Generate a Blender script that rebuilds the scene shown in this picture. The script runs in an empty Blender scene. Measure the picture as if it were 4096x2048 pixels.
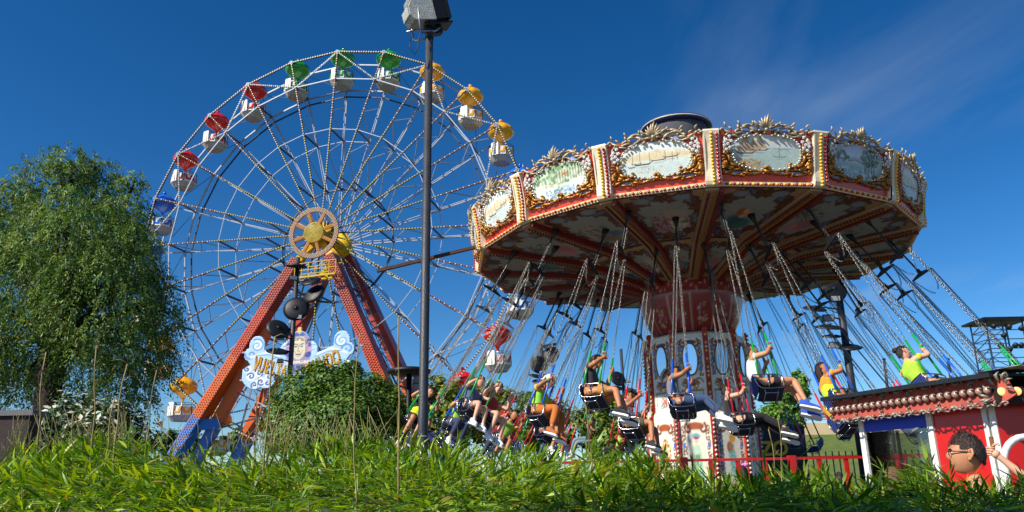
import bpy, bmesh, math, random
import numpy as np
from mathutils import Vector, Matrix
random.seed(7)
rng = np.random.default_rng(11)
SC = bpy.context.scene
COL = SC.collection
PI = math.pi
def rad(d): return math.radians(d)

# ---------------------------------------------------------------- camera
PITCH, ROLL, FPX = rad(16.55), rad(-1.07), 3160.0        # focal length in pixels of a 4096 wide picture
FW = Vector((0, math.cos(PITCH), math.sin(PITCH)))
UP0 = Vector((0, -math.sin(PITCH), math.cos(PITCH)))
RT = Vector((1, 0, 0)) * math.cos(ROLL) + UP0 * math.sin(ROLL)
UP = Vector((-1, 0, 0)) * math.sin(ROLL) + UP0 * math.cos(ROLL)
EYE = Vector((0, 0, 1.5))
cam = bpy.data.objects.new('camera', bpy.data.cameras.new('camera'))
COL.objects.link(cam)
cam.data.sensor_width = 36
cam.data.lens = 36 * FPX / 4096
cam.data.clip_start = 0.05
cam.data.clip_end = 5000
cam.matrix_world = Matrix(((RT.x, UP.x, -FW.x, EYE.x), (RT.y, UP.y, -FW.y, EYE.y), (RT.z, UP.z, -FW.z, EYE.z), (0, 0, 0, 1)))
SC.camera = cam
def pt(x, y, Y):
    """a survey sighting (2576 wide picture) taken out to the forward distance Y"""
    d = FW + RT * ((x * 1.590062 - 2048) / FPX) - UP * ((y * 1.590062 - 1024) / FPX)
    return EYE + d * (Y / d.y)

# ---------------------------------------------------------------- sky and sun
SUN_AZ, SUN_EL = rad(-146), rad(40)      # direction towards the sun, measured from +x
sd = Vector((math.cos(SUN_EL) * math.cos(SUN_AZ), math.cos(SUN_EL) * math.sin(SUN_AZ), math.sin(SUN_EL)))
W = bpy.data.worlds.new('World'); SC.world = W; W.use_nodes = True
nt = W.node_tree; nt.nodes.clear()
sky = nt.nodes.new('ShaderNodeTexSky'); sky.sky_type = 'NISHITA'; sky.sun_disc = False
sky.sun_elevation = SUN_EL
sky.sun_rotation = math.atan2(sd.x, sd.y)
sky.altitude = 600; sky.air_density = 1.0; sky.dust_density = 0.35; sky.ozone_density = 4.5
hsv = nt.nodes.new('ShaderNodeHueSaturation'); hsv.inputs['Saturation'].default_value = 1.21; hsv.inputs['Value'].default_value = 1.0; hsv.inputs['Hue'].default_value = 0.5
gam = nt.nodes.new('ShaderNodeGamma'); gam.inputs[1].default_value = 1.22
nt.links.new(sky.outputs[0], gam.inputs[0]); nt.links.new(gam.outputs[0], hsv.inputs['Color'])
# thin cirrus, high up: noise stretched along one compass direction
tc = nt.nodes.new('ShaderNodeTexCoord')
sep = nt.nodes.new('ShaderNodeSeparateXYZ'); nt.links.new(tc.outputs['Generated'], sep.inputs[0])
def mnode(op, a, b=None, cl=False):
    n = nt.nodes.new('ShaderNodeMath'); n.operation = op; n.use_clamp = cl
    for i, q in enumerate((a, b)):
        if q is None: continue
        if isinstance(q, (int, float)): n.inputs[i].default_value = q
        else: nt.links.new(q, n.inputs[i])
    return n.outputs[0]
zz = mnode('MAXIMUM', sep.outputs[2], 0.06)
px_ = mnode('DIVIDE', sep.outputs[0], zz); py_ = mnode('DIVIDE', sep.outputs[1], zz)
cmb = nt.nodes.new('ShaderNodeCombineXYZ'); nt.links.new(px_, cmb.inputs[0]); nt.links.new(py_, cmb.inputs[1])
mp = nt.nodes.new('ShaderNodeMapping'); mp.inputs['Rotation'].default_value = (0, 0, rad(-62)); mp.inputs['Scale'].default_value = (1.2, .4, 1)
nt.links.new(cmb.outputs[0], mp.inputs[0])
nz = nt.nodes.new('ShaderNodeTexNoise'); nz.inputs['Scale'].default_value = 1.3; nz.inputs['Detail'].default_value = 7; nz.inputs['Roughness'].default_value = .5; nz.inputs['Distortion'].default_value = .5
nt.links.new(mp.outputs[0], nz.inputs['Vector'])
nz2 = nt.nodes.new('ShaderNodeTexNoise'); nz2.inputs['Scale'].default_value = .55; nz2.inputs['Detail'].default_value = 2
nt.links.new(cmb.outputs[0], nz2.inputs['Vector'])
cl = mnode('MULTIPLY', mnode('SUBTRACT', nz.outputs[0], .47, True), mnode('SUBTRACT', nz2.outputs[0], .43, True))
cl = mnode('MULTIPLY', cl, 14.0, True)
east = mnode('MULTIPLY', mnode('ADD', sep.outputs[0], .12), 2.2, True)
cl = mnode('MULTIPLY', cl, mnode('MULTIPLY', east, .5))
mix = nt.nodes.new('ShaderNodeMixRGB'); nt.links.new(cl, mix.inputs[0]); nt.links.new(hsv.outputs[0], mix.inputs[1]); mix.inputs[2].default_value = (6.0, 7.2, 8.6, 1)
bg = nt.nodes.new('ShaderNodeBackground'); bg.inputs[1].default_value = 0.066
nt.links.new(mix.outputs[0], bg.inputs[0])
wo = nt.nodes.new('ShaderNodeOutputWorld'); nt.links.new(bg.outputs[0], wo.inputs[0])
sl = bpy.data.lights.new('sun', 'SUN'); sl.energy = 5.0; sl.angle = rad(.53); sl.color = (1, .93, .82)
so = bpy.data.objects.new('sun', sl); COL.objects.link(so)
so.rotation_euler = sd.to_track_quat('Z', 'Y').to_euler()
so.location = (-30, -30, 60)
SC.view_settings.view_transform = 'Standard'; SC.view_settings.look = 'None'
SC.view_settings.exposure = 0.35; SC.view_settings.gamma = 1.0
SC.render.engine = 'CYCLES'
SC.cycles.max_bounces = 6; SC.cycles.transparent_max_bounces = 6

# ---------------------------------------------------------------- helpers
def lin(c):
    """hex sRGB -> linear tuple"""
    o = []
    for i in (0, 2, 4):
        v = int(c[i:i + 2], 16) / 255
        o.append(v / 12.92 if v <= .04045 else ((v + .055) / 1.055) ** 2.4)
    return tuple(o)
MATS = {}
def mat(name, c, rough=.5, metal=0, var=.12, scale=6, bump=0, bscale=40, coat=0, spec=.5, dirt=0, sheen=0):
    """principled paint with uneven tone, fine relief and optional grime, all from noise"""
    if name in MATS: return MATS[name]
    if isinstance(c, str): c = lin(c)
    m = bpy.data.materials.new(name); m.use_nodes = True; MATS[name] = m
    n = m.node_tree.nodes; l = m.node_tree.links; b = n['Principled BSDF']
    b.inputs['Roughness'].default_value = rough; b.inputs['Metallic'].default_value = metal
    b.inputs['Specular IOR Level'].default_value = spec; b.inputs['Coat Weight'].default_value = coat
    b.inputs['Coat Roughness'].default_value = .15
    if sheen: b.inputs['Sheen Weight'].default_value = sheen
    m.diffuse_color = (*c, 1)
    t = n.new('ShaderNodeTexCoord')
    z = n.new('ShaderNodeTexNoise'); z.inputs['Scale'].default_value = scale; z.inputs['Detail'].default_value = 5; z.inputs['Roughness'].default_value = .65
    l.new(t.outputs['Object'], z.inputs['Vector'])
    r = n.new('ShaderNodeMapRange'); r.inputs[1].default_value = .3; r.inputs[2].default_value = .7
    r.inputs[3].default_value = 1 - var; r.inputs[4].default_value = 1 + var
    l.new(z.outputs[0], r.inputs[0])
    mx = n.new('ShaderNodeMixRGB'); mx.blend_type = 'MULTIPLY'; mx.inputs[0].default_value = 1; mx.inputs[1].default_value = (*c, 1)
    l.new(r.outputs[0], mx.inputs[2]); out = mx.outputs[0]
    if dirt:
        z2 = n.new('ShaderNodeTexNoise'); z2.inputs['Scale'].default_value = scale * 2.3; z2.inputs['Detail'].default_value = 9; z2.inputs['Roughness'].default_value = .75
        l.new(t.outputs['Object'], z2.inputs['Vector'])
        r2 = n.new('ShaderNodeMapRange'); r2.inputs[1].default_value = .52; r2.inputs[2].default_value = .68; r2.inputs[3].default_value = 0; r2.inputs[4].default_value = dirt
        l.new(z2.outputs[0], r2.inputs[0])
        m2 = n.new('ShaderNodeMixRGB'); m2.inputs[2].default_value = (.07, .055, .04, 1)
        l.new(r2.outputs[0], m2.inputs[0]); l.new(out, m2.inputs[1]); out = m2.outputs[0]
    l.new(out, b.inputs['Base Color'])
    if var:
        rr = n.new('ShaderNodeMapRange'); rr.inputs[3].default_value = max(.02, rough - .1); rr.inputs[4].default_value = min(1, rough + .12)
        l.new(z.outputs[0], rr.inputs[0]); l.new(rr.outputs[0], b.inputs['Roughness'])
    if bump:
        z3 = n.new('ShaderNodeTexNoise'); z3.inputs['Scale'].default_value = bscale; z3.inputs['Detail'].default_value = 4
        l.new(t.outputs['Object'], z3.inputs['Vector'])
        bp = n.new('ShaderNodeBump'); bp.inputs['Strength'].default_value = bump; bp.inputs['Distance'].default_value = .02
        l.new(z3.outputs[0], bp.inputs['Height']); l.new(bp.outputs[0], b.inputs['Normal'])
    return m
def paintmat(name, rough=.5, var=.1, scale=9, dirt=.15, coat=0):
    """flat painted decoration: colour comes from the mesh's own paint attribute"""
    if name in MATS: return MATS[name]
    m = mat(name, (.5, .5, .5), rough, 0, var, scale, 0, 40, coat, .4, dirt)
    n = m.node_tree.nodes; l = m.node_tree.links
    a = n.new('ShaderNodeVertexColor'); a.layer_name = 'col'
    mx = [q for q in n if q.type == 'MIX_RGB' and q.blend_type == 'MULTIPLY'][0]
    l.new(a.outputs[0], mx.inputs[1])
    return m
def leafmat(name, trans=.35, rough=.45, gloss=.4):
    """leaf blade: diffuse and some light let through, colour per leaf from attribute"""
    if name in MATS: return MATS[name]
    m = bpy.data.materials.new(name); m.use_nodes = True; MATS[name] = m
    n = m.node_tree.nodes; l = m.node_tree.links; b = n['Principled BSDF']; o = n['Material Output']
    a = n.new('ShaderNodeVertexColor'); a.layer_name = 'col'
    l.new(a.outputs[0], b.inputs['Base Color']); b.inputs['Roughness'].default_value = rough; b.inputs['Specular IOR Level'].default_value = gloss
    t = n.new('ShaderNodeBsdfTranslucent'); h = n.new('ShaderNodeHueSaturation'); h.inputs['Hue'].default_value = .48; h.inputs['Saturation'].default_value = 1.15; h.inputs['Value'].default_value = 1.5
    l.new(a.outputs[0], h.inputs['Color']); l.new(h.outputs[0], t.inputs[0])
    x = n.new('ShaderNodeMixShader'); x.inputs[0].default_value = trans
    l.new(b.outputs[0], x.inputs[1]); l.new(t.outputs[0], x.inputs[2]); l.new(x.outputs[0], o.inputs[0])
    return m
def ortho(d):
    d = d.normalized()
    a = Vector((0, 0, 1)) if abs(d.z) < .9 else Vector((1, 0, 0))
    x = a.cross(d).normalized()
    return x, d.cross(x)
def frame(o, x, y, z):
    return Matrix(((x[0], y[0], z[0], o[0]), (x[1], y[1], z[1], o[1]), (x[2], y[2], z[2], o[2]), (0, 0, 0, 1)))
class MB:
    """collects shapes into one mesh object"""
    def __init__(s): s.v = []; s.f = []; s.m = []; s.s = []; s.c = []
    def add(s, vs, fs, mi=0, sm=False, M=None, col=None):
        k = len(s.v)
        s.v += [tuple(M @ Vector(p)) for p in vs] if M is not None else [tuple(p) for p in vs]
        s.f += [tuple(i + k for i in f) for f in fs]
        s.m += [mi] * len(fs); s.s += [sm] * len(fs)
        if col is not None: s.c += [(k, k + len(vs), col)]
        return s
    def box(s, c, d, mi=0, M=None, taper=1):
        x, y, z = [q / 2 for q in d]; t = taper
        vs = [(c[0] + a * x * (t if e > 0 else 1), c[1] + b * y * (t if e > 0 else 1), c[2] + e * z) for e in (-1, 1) for a, b in ((-1, -1), (1, -1), (1, 1), (-1, 1))]
        return s.add(vs, [(3, 2, 1, 0), (4, 5, 6, 7), (0, 1, 5, 4), (1, 2, 6, 5), (2, 3, 7, 6), (3, 0, 4, 7)], mi, False, M)
    def bar(s, a, b, w, h=None, mi=0, up=None):
        a, b = Vector(a), Vector(b); d = (b - a)
        h = h or w
        z = d.normalized()
        if up is None: x, y = ortho(z)
        else:
            x = Vector(up).cross(z).normalized(); y = z.cross(x)
        return s.box((0, 0, d.length / 2), (w, h, d.length), mi, frame(a, x, y, z))
    def tube(s, pts, r, n=6, mi=0, closed=False, cap=True, sm=True):
        P = [Vector(p) for p in pts]; N = len(P)
        R = r if isinstance(r, (list, tuple)) else [r] * N
        vs = []; fs = []; prev = None
        for i in range(N):
            d = (P[(i + 1) % N] - P[i - 1]) if closed else (P[min(i + 1, N - 1)] - P[max(i - 1, 0)])
            if d.length < 1e-9: d = Vector((0, 0, 1))
            d.normalize()
            if prev is None: x, y = ortho(d)
            else:
                x = prev - d * prev.dot(d)
                if x.length < 1e-6: x = ortho(d)[0]
                x.normalize(); y = d.cross(x)
            prev = x
            for k in range(n):
                a = 2 * PI * k / n
                vs.append(P[i] + (x * math.cos(a) + y * math.sin(a)) * R[i])
        for i in range(N if closed else N - 1):
            j = (i + 1) % N
            for k in range(n): fs.append((i * n + k, i * n + (k + 1) % n, j * n + (k + 1) % n, j * n + k))
        if cap and not closed: fs += [tuple(range(n))[::-1], tuple(range((N - 1) * n, N * n))]
        return s.add(vs, fs, mi, sm)
    def lathe(s, prof, n=16, mi=0, M=None, sm=True, rib=None):
        vs = []; fs = []; L = len(prof)
        for i, (r, z) in enumerate(prof):
            for k in range(n):
                a = 2 * PI * k / n; q = r * (rib(a, i) if rib else 1)
                vs.append((q * math.cos(a), q * math.sin(a), z))
        for i in range(L - 1):
            for k in range(n): fs.append((i * n + k, i * n + (k + 1) % n, (i + 1) * n + (k + 1) % n, (i + 1) * n + k))
        fs += [tuple(range(n))[::-1], tuple(range((L - 1) * n, L * n))]
        return s.add(vs, fs, mi, sm, M)
    def ball(s, c, r, n=8, mi=0, sc=(1, 1, 1), M=None):
        vs = []; fs = []; h = max(3, n // 2 + 1)
        for i in range(h + 1):
            t = PI * i / h
            for k in range(n):
                a = 2 * PI * k / n
                vs.append((c[0] + r * sc[0] * math.sin(t) * math.cos(a), c[1] + r * sc[1] * math.sin(t) * math.sin(a), c[2] + r * sc[2] * math.cos(t)))
        for i in range(h):
            for k in range(n): fs.append(((i + 1) * n + k, (i + 1) * n + (k + 1) % n, i * n + (k + 1) % n, i * n + k))
        return s.add(vs, fs, mi, True, M)
    def prism(s, poly, z0, z1, mi=0, M=None, sm=False):
        n = len(poly)
        vs = [(x, y, z0) for x, y in poly] + [(x, y, z1) for x, y in poly]
        fs = [tuple(range(n))[::-1], tuple(range(n, 2 * n))] + [(i, (i + 1) % n, n + (i + 1) % n, n + i) for i in range(n)]
        return s.add(vs, fs, mi, sm, M)
    def mesh(s, name, mats):
        me = bpy.data.meshes.new(name); me.from_pydata(s.v, [], s.f)
        for m in (mats if isinstance(mats, (list, tuple)) else [mats]): me.materials.append(m)
        me.polygons.foreach_set('material_index', s.m); me.polygons.foreach_set('use_smooth', s.s)
        if s.c:
            a = me.color_attributes.new('col', 'FLOAT_COLOR', 'POINT')
            arr = np.ones((len(s.v), 4), np.float32)
            for i, j, c in s.c: arr[i:j, :3] = c
            a.data.foreach_set('color', arr.ravel())
        me.update(); return me
    def build(s, name, mats, parent=None, M=None):
        return put(name, s.mesh(name, mats), parent, M)
def put(name, me, parent=None, M=None):
    o = bpy.data.objects.new(name, me); COL.objects.link(o)
    if parent is not None: o.parent = parent
    if M is not None: o.matrix_local = M if isinstance(M, Matrix) else Matrix.Translation(M)
    return o
def tag(o, label=None, cat=None, group=None, kind=None):
    if label: o['label'] = label
    if cat: o['category'] = cat
    if group: o['group'] = group
    if kind: o['kind'] = kind
    return o
def thing(name, label, cat, M=(0, 0, 0), group=None):
    o = put(name, None, None, M); o.empty_display_size = .2
    return tag(o, label, cat, group)
def npmesh(name, V, F, mats, C=None, smooth=False):
    """mesh from numpy arrays, F is (n,k)"""
    me = bpy.data.meshes.new(name)
    V = np.asarray(V, np.float32); F = np.asarray(F, np.int32); k = F.shape[1]
    me.vertices.add(len(V)); me.vertices.foreach_set('co', V.ravel())
    me.loops.add(F.size); me.loops.foreach_set('vertex_index', F.ravel())
    me.polygons.add(len(F)); me.polygons.foreach_set('loop_start', np.arange(0, F.size, k, dtype=np.int32))
    for m in (mats if isinstance(mats, (list, tuple)) else [mats]): me.materials.append(m)
    if C is not None:
        a = me.color_attributes.new('col', 'FLOAT_COLOR', 'POINT')
        a.data.foreach_set('color', np.concatenate([C, np.ones((len(C), 1))], 1).astype(np.float32).ravel())
    me.update(calc_edges=True)
    if smooth: me.polygons.foreach_set('use_smooth', np.ones(len(F), bool))
    return me
# ---- painter for flat decoration: colours evaluated on a fine grid of the painted board itself
class Canvas:
    def __init__(s, nu, nv, asp=1.0, base='f0e8d4'):
        u, v = np.meshgrid(np.linspace(0, 1, nu), np.linspace(0, 1, nv))
        s.U = u * asp; s.V = v; s.asp = asp; s.nu, s.nv = nu, nv
        s.C = np.empty(u.shape + (3,)); s.C[:] = lin(base)
        s.mask = np.ones(u.shape, bool)
    def put(s, a, c):
        c = np.array(lin(c) if isinstance(c, str) else c)
        a = np.clip(a, 0, 1)[..., None]; s.C = s.C * (1 - a) + c * a; return s
    def ell(s, x, y, rx, ry, c, soft=.15, rot=0, al=1):
        dx, dy = s.U - x, s.V - y; ca, sa = math.cos(rot), math.sin(rot)
        d = np.sqrt(((dx * ca + dy * sa) / rx) ** 2 + ((-dx * sa + dy * ca) / ry) ** 2)
        return s.put(al * np.clip((1 - d) / soft, 0, 1), c)
    def dist(s, pts):
        D = np.full(s.U.shape, 9.)
        for (x0, y0), (x1, y1) in zip(pts[:-1], pts[1:]):
            dx, dy = x1 - x0, y1 - y0; L = dx * dx + dy * dy + 1e-12
            t = np.clip(((s.U - x0) * dx + (s.V - y0) * dy) / L, 0, 1)
            D = np.minimum(D, np.hypot(s.U - x0 - t * dx, s.V - y0 - t * dy))
        return D
    def line(s, pts, w, c, al=1):
        return s.put(al * np.clip((w - s.dist(pts)) / (w * .5) + .5, 0, 1), c)
    def poly(s, pts, c, al=1):
        I = np.zeros(s.U.shape, bool); n = len(pts)
        for i in range(n):
            (x0, y0), (x1, y1) = pts[i], pts[(i + 1) % n]
            cnd = ((y0 > s.V) != (y1 > s.V)) & (s.U < (x1 - x0) * (s.V - y0) / ((y1 - y0) or 1e-9) + x0)
            I ^= cnd
        return s.put(al * I.astype(float), c)
    def band(s, y0, y1, c, soft=.03, al=1):
        return s.put(al * np.clip((s.V - y0) / soft + .5, 0, 1) * np.clip((y1 - s.V) / soft + .5, 0, 1), c)
    def speck(s, x, y, rx, ry, cols, n, size, sd_=0):
        r = random.Random(sd_)
        for _ in range(n):
            a = r.random() * 2 * PI; q = math.sqrt(r.random())
            s.ell(x + rx * q * math.cos(a), y + ry * q * math.sin(a), size * r.uniform(.6, 1.4), size * r.uniform(.6, 1.3), r.choice(cols), .5, r.random() * 3)
        return s
    def scroll(s, x, y, r, a0, turns, w, c, cw=1):
        P = []
        for i in range(22):
            t = i / 21; a = a0 + cw * turns * 2 * PI * t; q = r * (1 - .8 * t)
            P.append((x + q * math.cos(a), y + q * math.sin(a)))
        return s.line(P, w, c)
    def mesh(s, name, fn, m):
        """fn maps arrays (u 0..1, v 0..1) -> xyz arrays; cells outside the mask are cut away"""
        u = s.U / s.asp; v = s.V
        V = np.stack(fn(u, v), -1).reshape(-1, 3)
        i = np.arange(s.nu * s.nv).reshape(s.nv, s.nu)
        F = np.stack([i[:-1, :-1], i[:-1, 1:], i[1:, 1:], i[1:, :-1]], -1)
        k = s.mask; ok = k[:-1, :-1] & k[:-1, 1:] & k[1:, 1:] & k[1:, :-1]
        F = F[ok]
        used = np.unique(F); re = np.zeros(len(V), int); re[used] = np.arange(len(used))
        return npmesh(name, V[used], re[F], m, s.C.reshape(-1, 3)[used])

# common materials
M_white = mat('white_paint', 'e9e4d6', .4, var=.06, dirt=.12, coat=.2)
M_steel = mat('galvanised_steel', 'a9adb0', .35, .8, var=.12)
M_chrome = mat('chrome_tube', '9a9da2', .22, 1, var=.05)
M_chain = mat('zinc_chain', '8d8b84', .3, .85, var=.12)
M_black = mat('black_iron', '15161a', .5, .2, var=.3)
M_dark = mat('dark_metal', '2b2e33', .45, .4, var=.2)
M_wsteel = mat('white_steel', '9aa2b0', .35, .1, var=.08, dirt=.15)
# ================================================================ ground
def gz(y): return .7 * min(1, max(0, (y - 6) / 6))
mg = mat('paving_ground', '4c473f', .9, var=.15, scale=.6, bump=.3, bscale=12)
ys = [-60, 0, 6, 7, 8, 9, 10, 11, 12, 40, 120, 500, 3000]
b = MB()
xs = [-3000, -300, -60, -20, 0, 20, 60, 300, 3000]
vs = [(x, y, gz(y)) for y in ys for x in xs]; nx = len(xs)
b.add(vs, [(j * nx + i, j * nx + i + 1, (j + 1) * nx + i + 1, (j + 1) * nx + i) for j in range(len(ys) - 1) for i in range(nx - 1)])
tag(b.build('ground', mg), kind='structure')

# ================================================================ chair swing ride
RX, RY, RZ = 5.071, 22.0, 7.737
ride = thing('chair_swing_ride', 'ornate chair swing ride with gilded painted canopy and mirrored column', 'fairground ride', None)
KS = .873      # ride scale against the first survey
def shrink(M): return Matrix.Translation(EYE * (1 - KS)) @ Matrix.Diagonal((KS, KS, KS, 1)) @ M
ride.matrix_basis = shrink(Matrix.Translation((RX, RY, 0)))
M_red = mat('fascia_red', 'd23a1c', .38, var=.12, scale=3, dirt=.25, coat=.3)
M_gold = mat('bronze_gilding', 'a8722c', .38, .55, var=.3, scale=14, dirt=.25)
M_pale = mat('worn_gilding', 'b9a684', .5, .25, var=.25, scale=14, dirt=.35)
M_yb = mat('yellow_bulb', 'f0c010', .18, var=.05, coat=.6)
M_rb = mat('red_bulb', 'b81420', .18, var=.05, coat=.6)
M_cb = mat('clear_bulb', 'd8d6c8', .12, var=.05, coat=.8)
M_cream = mat('cream_paint', 'e8dcc0', .45, var=.1, dirt=.2)
M_maroon = mat('maroon_beam', '7a1f18', .45, var=.15, dirt=.3)
M_blue = mat('sky_blue_paint', '7f9fe0', .5, var=.15)
M_paint = paintmat('painted_board', .5)
M_under = paintmat('painted_soffit', .55, .12, 6, .25)
def polar(th, r, z): return Vector((r * math.cos(th), r * math.sin(th), z))
TH0, DT = rad(-163.9), rad(22.5)
SL = Vector((.2352, 1.23)).normalized()
def fframe(th, r):
    c, s = math.cos(th), math.sin(th)
    x = Vector((-s, c, 0)); y = Vector((c * SL.x, s * SL.x, SL.y)); z = x.cross(y)
    return frame(polar(th, r, RZ), x, y, z)
bulbY = MB().ball((0, 0, 0), .037, 8).mesh('bulb', M_yb)
bulbR = MB().ball((0, 0, 0), .037, 8).mesh('bulb', M_rb)
# --- panel shared pieces
APO = 6.05 * math.cos(rad(11.25))
hw0, hw1 = 1.18, 1.227
board = MB(); board.prism([(-hw0, 0), (hw0, 0), (hw1, 1.25), (-hw1, 1.25)], -.06, 0)
boardm = board.mesh('fascia_board', M_red)
sill = MB(); sill.box((0, .055, .012), (2.1, .1, .05)); sillm = sill.mesh('sill', M_cream)
# gilded frame, scroll by scroll
def scrollpts(x0, y0, x1, y1, bow, c0, c1, n=12):
    """curve from one spiral curl to another with a bow sideways"""
    P = []; dx, dy = x1 - x0, y1 - y0; L = math.hypot(dx, dy); nx_, ny_ = -dy / L, dx / L
    def curl(cx, cy, r, a0, sg):
        return [(cx + r * (1 - .75 * t) * math.cos(a0 + sg * t * 4.6), cy + r * (1 - .75 * t) * math.sin(a0 + sg * t * 4.6)) for t in [i / 9 for i in range(10)]]
    mid = [(x0 + dx * t + nx_ * bow * math.sin(PI * t), y0 + dy * t + ny_ * bow * math.sin(PI * t)) for t in [i / (n - 1) for i in range(n)]]
    if c0:
        r = abs(c0); sg = 1 if c0 > 0 else -1
        a = math.atan2(-ny_ * sg, -nx_ * sg)
        P += curl(x0 + nx_ * r * sg, y0 + ny_ * r * sg, r, a, -sg)[::-1][:-1]
    P += mid
    if c1:
        r = abs(c1); sg = 1 if c1 > 0 else -1
        a = math.atan2(-ny_ * sg, -nx_ * sg)
        P += curl(x1 + nx_ * r * sg, y1 + ny_ * r * sg, r, a, sg)[1:]
    return P
def gild(b, P, r, z=.05, mi=0):
    n = len(P); R = [r * (.35 + .65 * math.sin(PI * min(1, max(0, (i + .6) / n))) ** .6) for i in range(n)]
    b.tube([(x, y, z + .02 * math.sin(i * 1.1)) for i, (x, y) in enumerate(P)], R, 5, mi)
def leafblob(b, x, y, ang, L, w, mi=0, z=.05):
    c, s = math.cos(ang), math.sin(ang)
    P = [(x + c * L * t + s * .18 * L * t * t, y + s * L * t - c * .18 * L * t * t, z + .05 * math.sin(t * 2.6)) for t in (0, .2, .45, .7, .9, 1)]
    b.tube(P, [w * .5, w, w * 1.05, w * .8, w * .4, w * .1], 5, mi)
g = MB(); rr = random.Random(3)
for sx in (-1, 1):
    def G(x0, y0, x1, y1, bow, c0, c1, r=.026, mi=0, z=.05):
        P = scrollpts(x0, y0, x1, y1, bow, c0, c1)
        gild(g, [(sx * x, y) for x, y in P], r, z, mi)
    # bottom rail
    G(.05, .27, .55, .21, -.05, .05, -.05, .03); G(.5, .27, .98, .2, .05, -.04, .05, .03)
    G(.1, .2, .4, .26, .03, .03, .03, .022); G(.62, .17, 1.0, .26, -.04, .03, -.04, .022)
    # lower corner
    G(.62, .36, .9, .62, -.1, .07, .06, .042); G(.7, .30, .99, .5, -.06, .05, .05, .034)
    G(.80, .28, 1.0, .40, -.03, .03, .03, .03)
    for i in range(6): leafblob(g, sx * .93, .36, (PI / 2 - sx * PI / 2) + sx * (-.5 + .32 * i), .16, .028)
    for i in range(4): leafblob(g, sx * .97, .52 + .05 * i, (PI / 2 - sx * PI / 2) + sx * (-.2 + .4 * i), .1, .022)
    # side
    G(.9, .60, .98, .84, -.06, .05, .04, .03, 1); G(.86, .78, .98, 1.05, -.07, -.05, .05, .028, 1)
    G(.98, .70, .9, .98, .06, .04, .03, .022, 1)
    # top rail: pale, worn
    G(1.02, 1.26, .60, 1.17, .07, .06, -.05, .03, 1); G(.68, 1.22, .25, 1.20, -.10, .05, .05, .036, 1)
    G(.62, 1.28, .18, 1.30, -.07, -.05, .05, .03, 1); G(.9, 1.14, .45, 1.12, .05, .04, .04, .024, 1)
    G(.42, 1.16, .06, 1.22, -.05, .04, .04, .026, 1)
    for i, (x, y, a) in enumerate(((.95, 1.3, .9), (.62, 1.34, .8), (.3, 1.34, 1.1), (.8, 1.22, .3), (1.04, 1.2, -.3))):
        leafblob(g, sx * x, y, PI / 2 + sx * (a - PI / 2) * .8, .12, .024, 1)
    # crest leaves
    for i in range(4): leafblob(g, sx * .03, 1.27, PI / 2 - sx * (.12 + .36 * i), .30 - .035 * i, .034 - .003 * i, 1, .06)
    leafblob(g, sx * .16, 1.30, PI / 2 - sx * .9, .2, .03, 1, .06)
leafblob(g, 0, 1.28, PI / 2, .34, .034, 1, .07)
g.ball((0, .25, .06), .06, 8, 0, (1.2, .8, .7)); g.ball((0, 1.24, .07), .06, 8, 1)
for i in range(7): leafblob(g, 0, .30, PI * (.1 + .8 * i / 6), .1, .02)
framem = g.mesh('gilded_frame', [M_gold, M_pale])
fl = MB()
for sx in (-1, 1):
    for x, y in ((.88, 1.06), (.96, .98), (.84, .95), (.92, .88), (1.0, .84), (.87, .80), (.95, .75), (1.0, .92)):
        for i in range(5):
            a = i * 2 * PI / 5 + x * 9
            fl.ball((sx * x + .024 * math.cos(a), y + .024 * math.sin(a), .1), .021, 6, 0, (1, 1, .5))
        fl.ball((sx * x, y, .112), .011, 6, 1)
flm = fl.mesh('flowers', [mat('white_flower', 'e6e8ee', .5, var=.08), M_yb])
pe = MB()
for i in range(40):
    a = 2 * PI * (i + .5) / 40
    x = .80 * math.copysign(abs(math.cos(a)) ** .7, math.cos(a)); y = .70 + .405 * math.copysign(abs(math.sin(a)) ** .72, math.sin(a))
    pe.ball((x, y, .075), .027, 6)
pem = pe.mesh('glass_bulbs', M_cb)
bl = MB()
for x, y, rx, ry in ((.3, .21, .16, .035), (.75, .21, .16, .045), (.55, .24, .1, .04), (.92, .68, .06, .1), (.5, 1.15, .2, .05), (.82, 1.12, .12, .05), (.12, .3, .1, .05)):
    for sx in (-1, 1):
        bl.prism([(sx * x + rx * math.cos(t * PI / 6), y + ry * math.sin(t * PI / 6)) for t in range(12)], .002, .014)
blm = bl.mesh('blue_ground', M_blue)
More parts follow.
